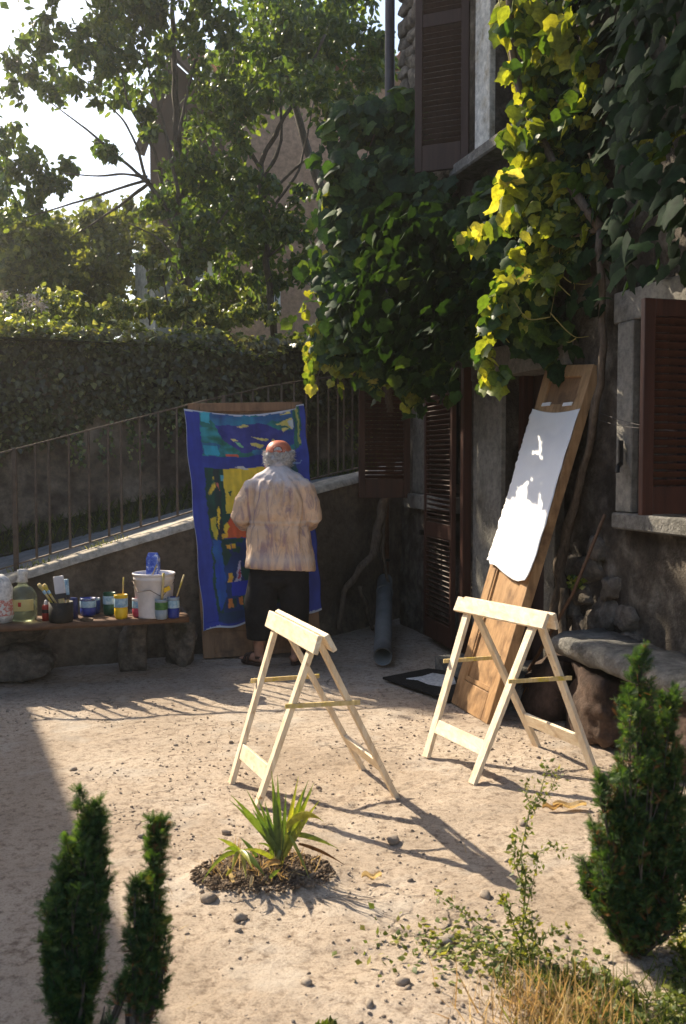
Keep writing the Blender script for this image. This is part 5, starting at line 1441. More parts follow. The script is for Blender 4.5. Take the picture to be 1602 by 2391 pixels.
rock('block', hp(-1.45, .19, .18), 1, M['redrock'], parent=sb, seed=64, squash=(.20, .32, .25), rz=HA, sub=5, sq=.7)
rock('stone', hp(-.15, .16, .22), 1, M['redrock'], 'big rounded brown stone between the tilted door and the stone bench', 'stone', seed=66, squash=(.20, .26, .22), rz=HA + .3, sub=3, sq=.75)
rock('stone', hp(.06, .12, .42), 1, M['slab'], 'grey stone half hidden behind the right sawhorse by the doorstep', 'stone', seed=68, squash=(.15, .18, .16), rz=HA + .8, sub=3)
# broom leaning by the door
br = thing('broom', 'old broom with a long wooden stick leaning on the house wall by the doorway', 'broom', tuple(hp(-.08, 0, .30)))
b = MB(); b.tube([hp(-.02, .24, .30), hp(-.30, .75, .16), hp(-.47, 1.24, .05)], [.012, .011, .010], 8); b.build('handle', M['bench'], br, True)
b = MB(); hb = hp(-.0, .2, .31)
b.beam(hb - HU * .10 + HN * 0, hb + HU * .10, .05, .04); b.build('head', plain('red_plastic', (.30, .04, .02), .5), br, bevel=.006)
P = np.array([tuple(hb + HU * rng.uniform(-.1, .1) + HN * rng.uniform(-.02, .02)) for _ in range(400)])
leafcloud('bristles', P, rvec(400), np.tile([0, 0, -1.], (400, 1)) + rvec(400, .12), .13 + .02 * rng.random(400), BV * [1.6, 1, .3], BF, M['conifer_dry'], br)
wt = thing('wall_plant', 'little yellow green plant growing from a crack beside the broom', 'plant', tuple(hp(-.22, .78, .06)))
n_ = 70; P = np.array([tuple(hp(-.22 + rng.uniform(-.05, .05), .80 + rng.uniform(-.02, .04), .09)) for _ in range(n_)])
leafcloud('foliage', P, rvec(n_) + [0, 0, .6], rvec(n_), .03 + .02 * rng.random(n_), SV * [1.5, 1, 1], SF, M['grapeyoung'], wt)

# ------------------------------------------------------------------ work bench along the ramp wall
bz = .44
bn2 = thing('plank_bench', 'low plank bench on rough stones along the ramp wall holding paint bottles', 'bench', tuple(gp(200, 1560)))
f0 = gp(-330, 1487, bz - .02); f1 = gp(442, 1447, bz - .02)
fd = (f1 - f0).normalized(); fn = Vector((-fd.y, fd.x, 0))
for k, (o0, o1, dz) in enumerate(((0, .22, 0), (.226, .42, -.004))):
    b = MB(); nn_ = 30
    L_ = (f1 - f0).length
    b.grid(lambda u, v: tuple(f0 + fd * (L_ * u + (.04 * noise.noise(Vector((v * 5, k, 0))) if u > .99 else 0)) + fn * (o0 + (o1 - o0) * v + (.008 * noise.noise(Vector((u * 25, k, 0))) if v in (0, 1) else 0)) + Vector((0, 0, .02 + dz + .006 * noise.noise(Vector((u * 9, v, k)))))), nn_, 3)
    n0 = len(b.v); vs = [Vector(v) - Vector((0, 0, .038)) for v in b.v]; b.v += [tuple(v) for v in vs]
    for f in list(b.f): b.f.append(tuple(i + n0 for i in reversed(f))); b.mi.append(0)
    ring = list(range(nn_ + 1)) + [(j + 1) * (nn_ + 1) - 1 for j in range(1, 4)] + [3 * (nn_ + 1) + i for i in range(nn_ - 1, -1, -1)] + [j * (nn_ + 1) for j in (2, 1)]
    for i in range(len(ring)):
        a, c = ring[i], ring[(i + 1) % len(ring)]; b.f.append((a, c, c + n0, a + n0)); b.mi.append(0)
    b.build('plank', M['bench'], bn2, True)
def bstone(px, py, w, h, d, z, seed, mat='stone'):
    p = gp(px, py)
    rock('stone', (p.x, p.y + d * .5, z), 1, M[mat], parent=bn2, seed=seed, squash=(w, d, h), rz=random.uniform(-.2, .2), sub=4, sq=.62)
bstone(308, 1562, .115, .24, .16, .19, 81); bstone(418, 1553, .135, .235, .16, .19, 82); bstone(45, 1590, .26, .13, .2, .12, 83); bstone(20, 1580, .24, .10, .17, .31, 84); bstone(-120, 1600, .2, .2, .2, .2, 85)
b = MB(); 

# ------------------------------------------------------------------ paints and pots on the bench
def pm_(name, c, **k): return plain(name, c, **k)
def glassy(name, c, rough=.15, alpha_t=.6):
    m, nt = newmat(name)
    p = node(nt, 'ShaderNodeBsdfPrincipled'); p.inputs['Base Color'].default_value = (*c, 1); p.inputs['Roughness'].default_value = rough; p.inputs['Transmission Weight'].default_value = alpha_t; p.inputs['IOR'].default_value = 1.3
    o = node(nt, 'ShaderNodeOutputMaterial'); lk(nt, p.outputs[0], o.inputs[0]); return m
M['pet'] = glassy('clear_plastic', (.80, .88, .92), .12, .8)
M['greenglass'] = glassy('green_glass', (.78, .86, .70), .05, .93)
M['yellowpaper'] = surf('yellow_label', [(.3, (.52, .42, .14)), (.7, (.66, .56, .26))], 30, .7, .1)
M['lab_blue'] = surf('pale_blue_label', [(.35, (.18, .34, .50)), (.55, (.42, .58, .68)), (.7, (.60, .68, .70))], 34, .5, .05)
M['lab_green'] = surf('green_label', [(.3, (.03, .12, .04)), (.7, (.12, .26, .06))], 40, .5, .05)
for nm, c in (('p_yellow', (.78, .50, .02)), ('p_blue', (.02, .04, .26)), ('p_navy', (.015, .03, .14)), ('p_red', (.45, .05, .09)), ('p_green', (.01, .07, .035)), ('p_grey', (.28, .34, .40)), ('p_orange', (.5, .07, .03)), ('p_white', (.74, .70, .70)), ('p_scarlet', (.42, .04, .025)), ('p_black', (.018, .016, .015))):
    M[nm] = plain(nm.replace('p_', 'paint_'), c, .4)
def bpos(px, pyb): return gp(px, pyb, bz)
def ybottle(label, px, pyb, pyt, w, paint, lab, rim=None, name='paint_bottle', fill=.45):
    p = bpos(px, pyb); s = p.y / FPX * 1.01; r = w * s / 2; h = (pyb - pyt) * s * 1.0
    t = thing(name, label, 'paint bottle', tuple(p), 'cut plastic bottles of paint on the bench')
    pet = lambda a, z: 1 + (.10 * math.cos(5 * a) if z < .12 * h + .0001 else 0) * (1 if z < .1 * h else .4)
    b = MB(); prof = [(.0, .0), (r * .62, .0), (r * .86, h * .05), (r * .97, h * .16), (r, h * .26), (r, h * .44), (r * .955, h * .455), (r * .955, h * .475), (r, h * .49), (r, h * .86), (r * .98, h)]
    b.lathe(p, prof, 20, wob=pet)
    b.lathe(p, [(r * .98, h), (r * .93, h), (r * .93, h * .80), (.001, h * .80)], 20)
    b.build('bottle', M[paint], t, True, recalc=False)
    b = MB(); b.lathe(p, [(r * 1.012, h * .50), (r * 1.025, h * .52), (r * 1.025, h * .84), (r * 1.012, h * .86)], 20, wob=lambda a, z: 1)
    b.build('label', M[lab], t, True, recalc=False)
    if rim: 
        b = MB(); b.lathe(p, [(r * 1.0, h * .865), (r * 1.03, h * .87), (r * 1.03, h * 1.0), (r * .97, h * 1.01)], 20); b.build('rim', M[rim], t, True, recalc=False)
    return t, p, r, h, s
def stick(label, px0, py0, px1, py1, Y, r, mat='pine_thin', name='stick', cat='stick', group='sticks standing in the paints'):
    b = MB(); b.tube([at(px0, py0, Y), at(px1, py1, Y - .01)], r, 8)
    tag(b.build(name, M[mat], smooth=True), label, cat, group)
yt = ybottle('dark green paint bottle left of the yellow one', 256, 1436, 1383, 29, 'p_green', 'lab_blue')
yt = ybottle('bright yellow paint bottle in the middle of the bench', 283, 1445, 1388, 31, 'p_yellow', 'lab_blue', 'p_yellow')
stick('thin stick standing in the yellow paint bottle', 289, 1348, 286, 1400, yt[1].y, .005)
yt = ybottle('crimson paint bottle with pale blue label before the white bucket', 324, 1441, 1396, 29, 'p_red', 'lab_blue', 'p_white')
b = MB(); Y_ = yt[1].y; b.tube([at(312, 1371, Y_), at(326, 1374, Y_), at(328, 1400, Y_)], .003, 6); tag(b.build('bent_wire', M['black'], smooth=True), 'thin bent wire hooked over the crimson paint bottle', 'wire')
stick('long slim brush handle crossing the bucket from the crimson bottle', 366, 1318, 332, 1402, Y_ - .01, .004)
yt = ybottle('paint bottle with green label and grey blue paint at the bucket foot', 377, 1446, 1399, 29, 'p_grey', 'lab_green', 'p_grey')
stick('flat wooden stirring stick in the green labelled bottle', 382, 1338, 378, 1404, yt[1].y, .009)
yt = ybottle('dark blue paint bottle with white label at the right end of the bench', 405, 1443, 1394, 28, 'p_blue', 'lab_blue', 'p_grey')
stick('slanting stick in the last blue paint bottle', 430, 1342, 411, 1398, yt[1].y, .006)
yt = ybottle('squat clear bottle of dark blue paint left of the green one', 206, 1438, 1396, 36, 'p_blue', 'lab_blue', 'pet')
yt = ybottle('blue paint bottle half hidden behind the squat one', 222, 1433, 1396, 24, 'p_navy', 'p_navy', 'p_grey')
# bucket
p = bpos(359, 1440); s = p.y / FPX
p = p + Vector((0, .02, 0)); r1 = 50 * s; h = 104 * s
bk = thing('bucket', 'white plastic paint bucket with wire handle on the bench', 'bucket', tuple(p))
b = MB(); b.lathe(p, [(.001, .0), (r1 * .80, 0), (r1 * .82, .01), (r1 * .93, h * .84), (r1 * .96, h * .85), (r1 * .96, h * .89), (r1 * .95, h * .90), (r1 * .96, h * .95), (r1 * 1.0, h * .955), (r1 * 1.01, h * .99), (r1 * .97, h), (r1 * .93, h * .985), (r1 * .92, h * .85), (r1 * .80, .02), (.001, .02)], 40)
b.build('tub', M['p_white'], bk, True, recalc=False)
b = MB(); b.tube([p + Vector((-r1 * .97, -.01, h * .80)), p + Vector((-r1 * .6, -r1 * .8, h * .60)), p + Vector((0, -r1 * 1.02, h * .66)), p + Vector((r1 * .55, -r1 * .92, h * .50)), p + Vector((r1 * .97, 0, h * .80))], .0025, 6)
b.build('handle', M['iron'], bk, True)
b = MB(); b.box(p + Vector((r1 * .72, -r1 * .70, h * .66)), (.05, .012, .03), Matrix.Rotation(.5, 3, 'Z') @ Matrix.Rotation(-.4, 3, 'Y')); b.build('paper_tab', M['p_yellow'], bk)
# carton in the bucket
c0 = at(358, 1340, p.y)
cb_ = thing('milk_carton', 'blue and white carton standing inside the white bucket', 'carton', tuple(c0))
b = MB(); hw = 14 * s
zt_ = 50 * s
b.hexa([c0 + Vector((x, y, -.12)) for x, y in ((-hw, -hw), (hw, -hw), (hw, hw), (-hw, hw))] + [c0 + Vector((x, y, zt_ * .74)) for x, y in ((-hw, -hw), (hw, -hw), (hw, hw), (-hw, hw))])
b.hexa([c0 + Vector((x, y, zt_ * .742)) for x, y in ((-hw, -hw), (hw, -hw), (hw, hw), (-hw, hw))] + [c0 + Vector((x, y, zt_)) for x, y in ((-hw * .8, -.006), (hw * .8, -.006), (hw * .8, .006), (-hw * .8, .006))])
b.build('carton', surf('carton_print', [(.40, (.02, .06, .42)), (.52, (.12, .2, .60)), (.60, (.72, .74, .80))], 24, .5, .05), cb_)
# glass demijohn
p = bpos(54, 1447); s = p.y / FPX; r = 33 * s; h = 112 * s
dj = thing('glass_jug', 'big greenish glass jug with yellow label near the left end of the bench', 'glass jug', tuple(p))
b = MB(); pr = [(.001, 0), (r * .9, 0), (r, h * .05), (r, h * .50), (r * .93, h * .58), (r * .66, h * .67), (r * .34, h * .74), (r * .26, h * .80), (r * .26, h * .93), (r * .32, h * .95), (r * .28, h)]
b.lathe(p, pr, 30); b.build('jug', M['greenglass'], dj, True, recalc=False)
b = MB()
for k in range(16):
    a0 = -PI / 2 - 1.1 + 2.2 * k / 16; a1 = a0 + 2.2 / 16; rr = r * 1.015
    b.add([(p.x + rr * math.cos(a0), p.y + rr * math.sin(a0), p.z + h * .22), (p.x + rr * math.cos(a1), p.y + rr * math.sin(a1), p.z + h * .22), (p.x + rr * math.cos(a1), p.y + rr * math.sin(a1), p.z + h * .46), (p.x + rr * math.cos(a0), p.y + rr * math.sin(a0), p.z + h * .46)], [(0, 1, 2, 3)])
lb_ = b.build('label', M['yellowpaper'], dj, True)
b = MB(); b.box(p + Vector((r * .1, -r * 1.03, h * .36)), (.02, .004, .03)); b.build('red_mark', M['p_scarlet'], lb_)
b = MB(); b.lathe(p, [(r * .15, h * .78), (r * .42, h * .80), (r * .30, h * .90), (r * .36, h * 1.0), (r * .33, h * 1.06), (.001, h * 1.07)], 12, wob=lambda a, z: 1 + .15 * math.sin(3 * a + z * 60)); b.build('plastic_wrap', M['paper'], dj, True, recalc=False)
b = MB(); b.lathe(p, [(.001, .008), (r * .86, .008), (r * .95, h * .06), (r * .95, h * .40), (.001, h * .40)], 24); b.build('liquid', glassy('cloudy_water', (.70, .70, .52), .15, .8), dj, True, recalc=False)
# white bag at the very left
p = bpos(2, 1452); s = p.y / FPX
wb2 = thing('plastic_bag', 'white plastic bag with a red band at the left end of the bench', 'bag', tuple(p))
b = MB(); b.lathe(p, [(.001, 0), (.075, 0), (.088, .05), (.085, .16), (.080, .24), (.06, .30), (.02, .33), (.001, .33)], 24, mi=lambda a_, c_: 1 if (a_ >= .05 and c_ <= .17) else 0, wob=lambda a, z: 1 + .05 * math.sin(5 * a + z * 30) + .03 * math.sin(11 * a))
b.build('bag', [M['paper'], surf('bag_print', [(.46, (.72, .70, .68)), (.52, (.55, .12, .08)), (.62, (.7, .66, .64))], 22, .6, .1)], wb2, True, recalc=False)
# small red bottle
p = bpos(108, 1449); s = p.y / FPX; r = 9.5 * s
rb = thing('red_bottle', 'small red squeeze bottle with white cap beside the dark brush pot', 'bottle', tuple(p))
b = MB(); b.lathe(p, [(.001, 0), (r, 0), (r, .055), (r, .08), (r, .10), (r * .8, .112), (.001, .115)], 16, mi=lambda a_, c_: 1 if (a_ > .05 and c_ < .085) else 0); b.build('bottle', [M['p_scarlet'], M['p_black']], rb, True, recalc=False)
b = MB(); b.lathe(p, [(r * .5, .113), (r * .5, .125), (r * .3, .142), (.001, .146)], 12); b.build('cap', M['p_white'], rb, True, recalc=False)
# brush pot
p = bpos(143, 1452); s = p.y / FPX; r = 28 * s; h = 48 * s
pt_ = thing('brush_pot', 'wide black paint smeared pot full of brushes', 'pot', tuple(p))
b = MB(); b.lathe(p, [(.001, 0), (r * .92, 0), (r, .02), (r, h), (r * .94, h), (r * .92, h * .5), (.001, h * .5)], 24); b.build('pot', surf('smeared_black', [(.45, (.02, .018, .016)), (.62, (.05, .04, .03)), (.72, (.34, .24, .12))], 16, .6, .2), pt_, True, recalc=False)
p2 = bpos(168, 1444); b = MB(); r2 = 15 * s; b.lathe(p2, [(.001, 0), (r2, 0), (r2, .11), (r2 * .9, .135), (r2 * .9, .145), (.001, .145)], 18)
t = thing('paint_jar', 'small dark navy jar with grey lid tucked behind the brush pot', 'jar', tuple(p2)); b.build('jar', M['p_navy'], t, True, recalc=False)
def brush_round(label, px0, py0, px1, py1, Y):
    t = thing('paint_brush', label, 'brush', tuple(at(px1, py1, Y)), 'brushes standing in the black pot')
    a, c = at(px0, py0, Y), at(px1, py1, Y - .02)
    b = MB(); b.tube([a, a.lerp(c, .12), a.lerp(c, .3), a.lerp(c, .6), c], [.010, .016, .009, .008, .007], 10); b.build('handle', M['pine_thin'], t, True)
    b = MB(); b.tube([a.lerp(c, .34), a.lerp(c, .50)], .0105, 10); b.build('tape_band', M['lab_blue'], t, True)
Yb = p.y
brush_round('left round handled brush leaning out of the black pot', 90, 1363, 124, 1412, Yb)
brush_round('second round handled brush leaning out of the black pot', 102, 1364, 132, 1410, Yb + .02)
def brush_flat(label, px0, py0, px1, py1, w, Y, mat='p_white'):
    t = thing('paint_brush', label, 'brush', tuple(at(px1, py1, Y)), 'brushes standing in the black pot')
    a, c = at(px0, py0, Y), at(px1, py1, Y - .02); X_ = Vector((1, -.2, 0))
    b = MB(); b.beam(a, a.lerp(c, .55), w, .018, side=X_); b.build('bristles', M[mat], t, bevel=.004)
    b = MB(); b.beam(a.lerp(c, .551), a.lerp(c, .70), w * .98, .02, side=X_); b.build('ferrule', M['zinc'], t)
    b = MB(); b.beam(a.lerp(c, .701), c, w * .55, .014, side=X_); b.build('handle', M['pine_thin'], t, bevel=.003)
brush_flat('wide white flat brush standing upright in the black pot', 136, 1345, 146, 1420, .075, Yb)
brush_flat('narrow bluish flat brush at the right of the black pot', 154, 1352, 160, 1420, .032, Yb + .01, 'lab_blue')
rock('rag', bpos(206, 1449) + Vector((0, -.03, .012)), .030, M['soil'], 'crumpled dark brown rag at the bench front edge', 'rag', seed=77, squash=(1.7, .9, .6), sub=3)

# ------------------------------------------------------------------ the painter
def capsule_chain(bm, pts, rad, seg=14, scale=None):
    b = MB(); P = [Vector(p) for p in pts]
    b.tube(P, list(rad), seg, cap=True)
    me = bpy.data.meshes.new('t'); me.from_pydata(b.v, [], b.f); bm.from_mesh(me); bpy.data.meshes.remove(me)
    for p, r in ((P[0], rad[0]), (P[-1], rad[-1])): ball(bm, p, (r, r, r))
def ball(bm, c, r, rot=None):
    m = Matrix.Translation(Vector(c)) @ (rot if rot else Matrix.Identity(4)) @ Matrix.Diagonal((r[0], r[1], r[2], 1))
    bmesh.ops.create_icosphere(bm, subdivisions=3, radius=1, matrix=m)
def fuse(bm, name, voxel, mat, parent, smooth_it=4, post=None):
    """one continuous skin from overlapping volumes"""
    bmesh.ops.recalc_face_normals(bm, faces=bm.faces)
    me = bpy.data.meshes.new('raw'); bm.to_mesh(me); bm.free()
    ob = bpy.data.objects.new('raw', me); col.objects.link(ob)
    md = ob.modifiers.new('r', 'REMESH'); md.mode = 'VOXEL'; md.voxel_size = voxel
    m2 = ob.modifiers.new('s', 'SMOOTH'); m2.iterations = smooth_it; m2.factor = .6
    dg = bpy.context.evaluated_depsgraph_get(); dg.update()
    me2 = bpy.data.meshes.new_from_object(ob.evaluated_get(dg)); me2.name = name
    bpy.data.objects.remove(ob); bpy.data.meshes.remove(me)
    if post:
        nv_ = len(me2.vertices); co = np.zeros(nv_ * 3, np.float32); me2.vertices.foreach_get('co', co); co = co.reshape(-1, 3)
        no = np.zeros(nv_ * 3, np.float32); me2.vertices.foreach_get('normal', no); no = no.reshape(-1, 3)
        me2.vertices.foreach_set('co', post(co, no).astype(np.float32).ravel())
    me2.materials.clear(); finish(me2, mat, True)
    Mi = WM[parent.name].inverted(); me2.transform(Mi)
    return place(name, me2, parent, WM[parent.name].copy())
PX, PY = -.482, 7.42
pn = thing('person', 'painter seen from behind in stained beige jacket, black trousers and orange red cap', 'person', (PX, PY, 0))
def pp(x, y, z): return Vector((PX + x, PY + y, z))
FL = pp(-.155, .08, 0); FR = pp(.12, .14, 0)
# body: one skin
bm = bmesh.new()
hc = pp(-.002, .085, 1.585)
ball(bm, hc + Vector((0, .0, .01)), (.074, .092, .098)); ball(bm, hc + Vector((0, .05, -.045)), (.056, .060, .062))
ball(bm, hc + Vector((0, .100, -.02)), (.013, .022, .020)); ball(bm, hc + Vector((0, .096, -.058)), (.026, .012, .010))
for s in (-1, 1):
    ball(bm, hc + Vector((s * .078, .005, -.012)), (.012, .022, .032)); ball(bm, hc + Vector((s * .030, .078, .012)), (.014, .010, .009))
capsule_chain(bm, [pp(0, .03, 1.42), pp(0, .05, 1.50), hc + Vector((0, -.01, -.04))], [.062, .056, .056])
for z, rx, ry, y in ((.86, .165, .12, 0), (.98, .17, .125, -.005), (1.10, .17, .12, 0), (1.22, .175, .115, .005), (1.34, .17, .10, .015), (1.41, .12, .075, .02)): ball(bm, pp(0, y, z), (rx, ry, .09))
armL = [pp(-.185, .01, 1.37), pp(-.285, -.01, 1.15), pp(-.225, .23, 1.12)]
armR = [pp(.185, .01, 1.37), pp(.255, .0, 1.13), pp(.13, .24, 1.14)]
for A in (armL, armR): capsule_chain(bm, A, [.052, .042, .028])
def hand(w, d, up_, s):
    d = d.normalized(); side = d.cross(up_).normalized() * s; up2 = side.cross(d).normalized() * s
    pc = w + d * .045
    m = Matrix((( side.x, d.x, up2.x, pc.x), (side.y, d.y, up2.y, pc.y), (side.z, d.z, up2.z, pc.z), (0, 0, 0, 1)))
    bmesh.ops.create_icosphere(bm, subdivisions=3, radius=1, matrix=m @ Matrix.Diagonal((.040, .050, .016, 1)))
    for k, (x, L) in enumerate(((-.028, .060), (-.009, .070), (.010, .066), (.028, .052))):
        a = pc + side * x + d * .038; c = a + d * L * .5 - up2 * .010; e_ = c + d * L * .30 - up2 * .030
        capsule_chain(bm, [a, c, e_], [.0088, .0082, .0070], 10)
    a = w + side * -.028 + d * .02; c = a + side * -.028 + d * .028 - up2 * .008; e_ = c + side * -.004 + d * .028 - up2 * .012
    capsule_chain(bm, [a, c, e_], [.0115, .0100, .0085], 10)
hand(armL[2], Vector((.35, .9, .1)), Vector((0, 0, 1)), 1); hand(armR[2], Vector((-.35, .9, .05)), Vector((0, 0, 1)), -1)
for F_, s, toe in ((FL, -1, Vector((-.72, .70, 0))), (FR, 1, Vector((.35, .94, 0)))):
    capsule_chain(bm, [pp(s * .085, 0, .86), pp(s * .115, .01, .50) + (F_ - pp(0, 0, 0)) * .3 * 0 + Vector((.0, .03, 0)), F_ + Vector((0, -.01, .28)), F_ + Vector((0, -.01, .08))], [.085, .060, .050, .036])
    toe = toe.normalized(); sd = Vector((toe.y, -toe.x, 0))
    ball(bm, F_ + Vector((0, 0, .058)), (.036, .036, .035))
    capsule_chain(bm, [F_ - toe * .035 + Vector((0, 0, .052)), F_ + toe * .06 + Vector((0, 0, .055)), F_ + toe * .135 + Vector((0, 0, .044))], [.034, .036, .028])
    for k, (x, L) in enumerate(((-.032, .052), (-.014, .058), (.002, .054), (.018, .047), (.032, .038))):
        sx = x * (1 if s > 0 else -1)
        capsule_chain(bm, [F_ + toe * .14 + sd * sx + Vector((0, 0, .042)), F_ + toe * (.14 + L) + sd * sx * 1.15 + Vector((0, 0, .036))], [.013, .010], 8)
fuse(bm, 'body', .0055, M['skin'], pn, 3)
# jacket
bm = bmesh.new()
b = MB(); segs = 40
def ring(z, rx, ry, y, top=False): return [(rx, ry, y, z)]
rings = [(.742, .262, .175, -.01), (.80, .262, .175, -.01), (.90, .250, .165, -.01), (1.0, .232, .162, -.012), (1.09, .212, .156, -.012), (1.16, .200, .166, -.014), (1.25, .198, .160, -.010), (1.33, .200, .142, .0), (1.40, .195, .118, .012), (1.455, .150, .092, .025), (1.49, .105, .075, .04), (1.515, .075, .066, .05)]
for (z, rx, ry, y) in rings:
    for k in range(segs):
        a = 2 * PI * k / segs; c_, s_ = math.cos(a), math.sin(a)
        m_ = .85; xx = math.copysign(abs(c_) ** m_, c_) * rx; yy = math.copysign(abs(s_) ** m_, s_) * ry
        b.v.append(tuple(pp(xx + (.012 if z < .95 else 0), y + yy, z + (.016 * math.cos(a * 1.0 + 2.4) if z < .76 else 0))))
for i in range(len(rings) - 1):
    for k in range(segs): b.f.append((i * segs + k, i * segs + (k + 1) % segs, (i + 1) * segs + (k + 1) % segs, (i + 1) * segs + k)); b.mi.append(0)
b.f.append(tuple(reversed(range(segs)))); b.f.append(tuple((len(rings) - 1) * segs + k for k in range(segs))); b.mi += [0, 0]
me = bpy.data.meshes.new('t'); me.from_pydata(b.v, [], b.f); bm.from_mesh(me)
capsule_chain(bm, [pp(-.10, .02, 1.40), pp(-.19, .0, 1.34), pp(-.252, -.01, 1.24), pp(-.282, -.01, 1.14), pp(-.262, .07, 1.09), pp(-.225, .17, 1.10)], [.078, .086, .080, .078, .070, .052], 20)
capsule_chain(bm, [pp(.10, .02, 1.40), pp(.19, .0, 1.33), pp(.236, .0, 1.23), pp(.252, .0, 1.13), pp(.225, .08, 1.09), pp(.16, .19, 1.12)], [.078, .086, .078, .074, .068, .050], 20)
def jfold(co, no):
    x, y, z = co[:, 0] - PX, co[:, 1] - PY, co[:, 2]
    ang = np.arctan2(y, x)
    body = np.clip(1 - (np.abs(x) - .21) / .05, 0, 1)
    w = np.sin(ang * 12 + 7 * fbm(ang * 1.6, z * 2.4, oct=3, seed=70)) * np.clip(fbm(ang * 3.1, z * 4, oct=3, seed=71) + .45, 0, 1)
    amp = .017 * np.clip((1.47 - z) / .12, 0, 1) * (.12 + .88 * np.clip((z - .80) / .22, 0, 1))
    d = w * amp * body
    d += -.012 * np.exp(-((z - 1.08) / .018) ** 2) * body        # drawn in at the waist cord
    d += .012 * fbm(x * 9 + z * 5, z * 13, y * 9, oct=3, seed=72) * (1 - body * .45)
    d += .006 * fbm(x * 26, z * 22, y * 26, oct=2, seed=73)
    d += -.006 * np.exp(-((z - 1.425) / .012) ** 2) * body
    return co + no * d[:, None]
fuse(bm, 'jacket', .0085, M['jacket'], pn, 2, jfold)
b = MB(); nk = pp(0, .055, 1.518); b.lathe(nk, [(.066, -.012), (.072, .0), (.070, .030), (.062, .030), (.062, .0)], 24, wob=lambda a, z: 1 + .03 * math.sin(3 * a)); b.build('collar', M['jacket'], pn, True, recalc=False)
# trousers
bm = bmesh.new()
for z, rx, ry in ((.90, .20, .14), (.82, .215, .15), (.74, .215, .152), (.68, .20, .145)): ball(bm, pp(0, 0, z), (rx, ry, .08))
capsule_chain(bm, [pp(-.10, .0, .72), pp(-.135, .01, .50), pp(-.145, .05, .245)], [.120, .122, .108], 24)
capsule_chain(bm, [pp(.105, .0, .72), pp(.12, .03, .50), pp(.125, .10, .275)], [.120, .112, .095], 24)
def tfold(co, no):
    x, y, z = co[:, 0], co[:, 1], co[:, 2]
    co = co + no * (.010 * fbm(x * 7, z * 5, y * 7, oct=3, seed=75) + .004 * fbm(x * 20, z * 6, y * 20, oct=2, seed=76))[:, None]
    co[:, 2] = np.where(co[:, 2] < .21, .21 + (co[:, 2] - .21) * .1, co[:, 2])
    return co
fuse(bm, 'trousers', .011, M['trousers'], pn, 3, tfold)
# sandals
for F_, toe in ((FL, Vector((-.72, .70, 0))), (FR, Vector((.35, .94, 0)))):
    toe = toe.normalized(); sd = Vector((toe.y, -toe.x, 0)); b = MB()
    N_ = 20; P = []
    for k in range(N_):
        a = 2 * PI * k / N_; P.append(F_ + toe * (.062 + .138 * math.cos(a)) + sd * (.046 + .008 * math.cos(a)) * math.sin(a))
    b.add([(q_.x, q_.y, .001) for q_ in P] + [(q_.x, q_.y, .022) for q_ in P], [tuple(reversed(range(N_))), tuple(range(N_, 2 * N_))] + [(i, (i + 1) % N_, N_ + (i + 1) % N_, N_ + i) for i in range(N_)])
    sl_ = b.build('sandal', M['leather'], pn, bevel=.002)
    b = MB()
    for k, (f_, hgt) in enumerate(((.125, .078), (.085, .092))):
        arc = [F_ + toe * f_ + sd * .048 * math.cos(a) + Vector((0, 0, .012 + (hgt - .012) * math.sin(a))) for a in [PI * i / 10 for i in range(11)]]
        for a_, c_ in zip(arc[:-1], arc[1:]): b.beam(a_, c_, .026, .005, side=toe)
    arc = [F_ - toe * (.005 + .042 * math.sin(a)) + sd * .044 * math.cos(a) + Vector((0, 0, .065)) for a in [PI * i / 10 for i in range(11)]]
    for a_, c_ in zip(arc[:-1], arc[1:]): b.beam(a_, c_, .020, .005, side=Vector((0, 0, 1)))
    b.build('strap', M['leather'], sl_)
# hair: bushy curls under the cap
bm = bmesh.new()
for k in range(70):
    a = random.uniform(PI * .92, PI * 2.08); z = random.uniform(-.062, .030)
    rr = .086 - .35 * max(0, -.02 - z) + .006 * math.sin(k * 3.1)
    ball(bm, hc + Vector((rr * 1.02 * math.cos(a), .004 + rr * .98 * math.sin(a), z)), (random.uniform(.020, .030),) * 3)
def hf(co, no): return co + no * (.007 * fbm(co[:, 0] * 70, co[:, 1] * 70, co[:, 2] * 70, oct=3, seed=80))[:, None]
hr = fuse(bm, 'hair', .004, M['hair'], pn, 1, hf)
n_ = 900; a = rng.uniform(PI * .9, PI * 2.1, n_); hz_ = rng.uniform(-.08, .045, n_); rr = .102 + .012 * rng.random(n_) - .45 * np.clip(-.03 - hz_, 0, 1)
P = np.stack([hc.x + rr * np.cos(a), hc.y + .004 + rr * .96 * np.sin(a), hc.z + hz_], 1)
T = np.stack([np.cos(a), np.sin(a), 0 * a], 1) * .5 + rvec(n_, .8)
leafcloud('curls', P, np.cross(T, rvec(n_)), T, .018 + .016 * rng.random(n_), np.array([(-.06, 0, 0), (.06, 0, 0), (.05, .5, .22), (-.05, .5, .22), (0, 1, 0)]), BF, M['hair'], hr)
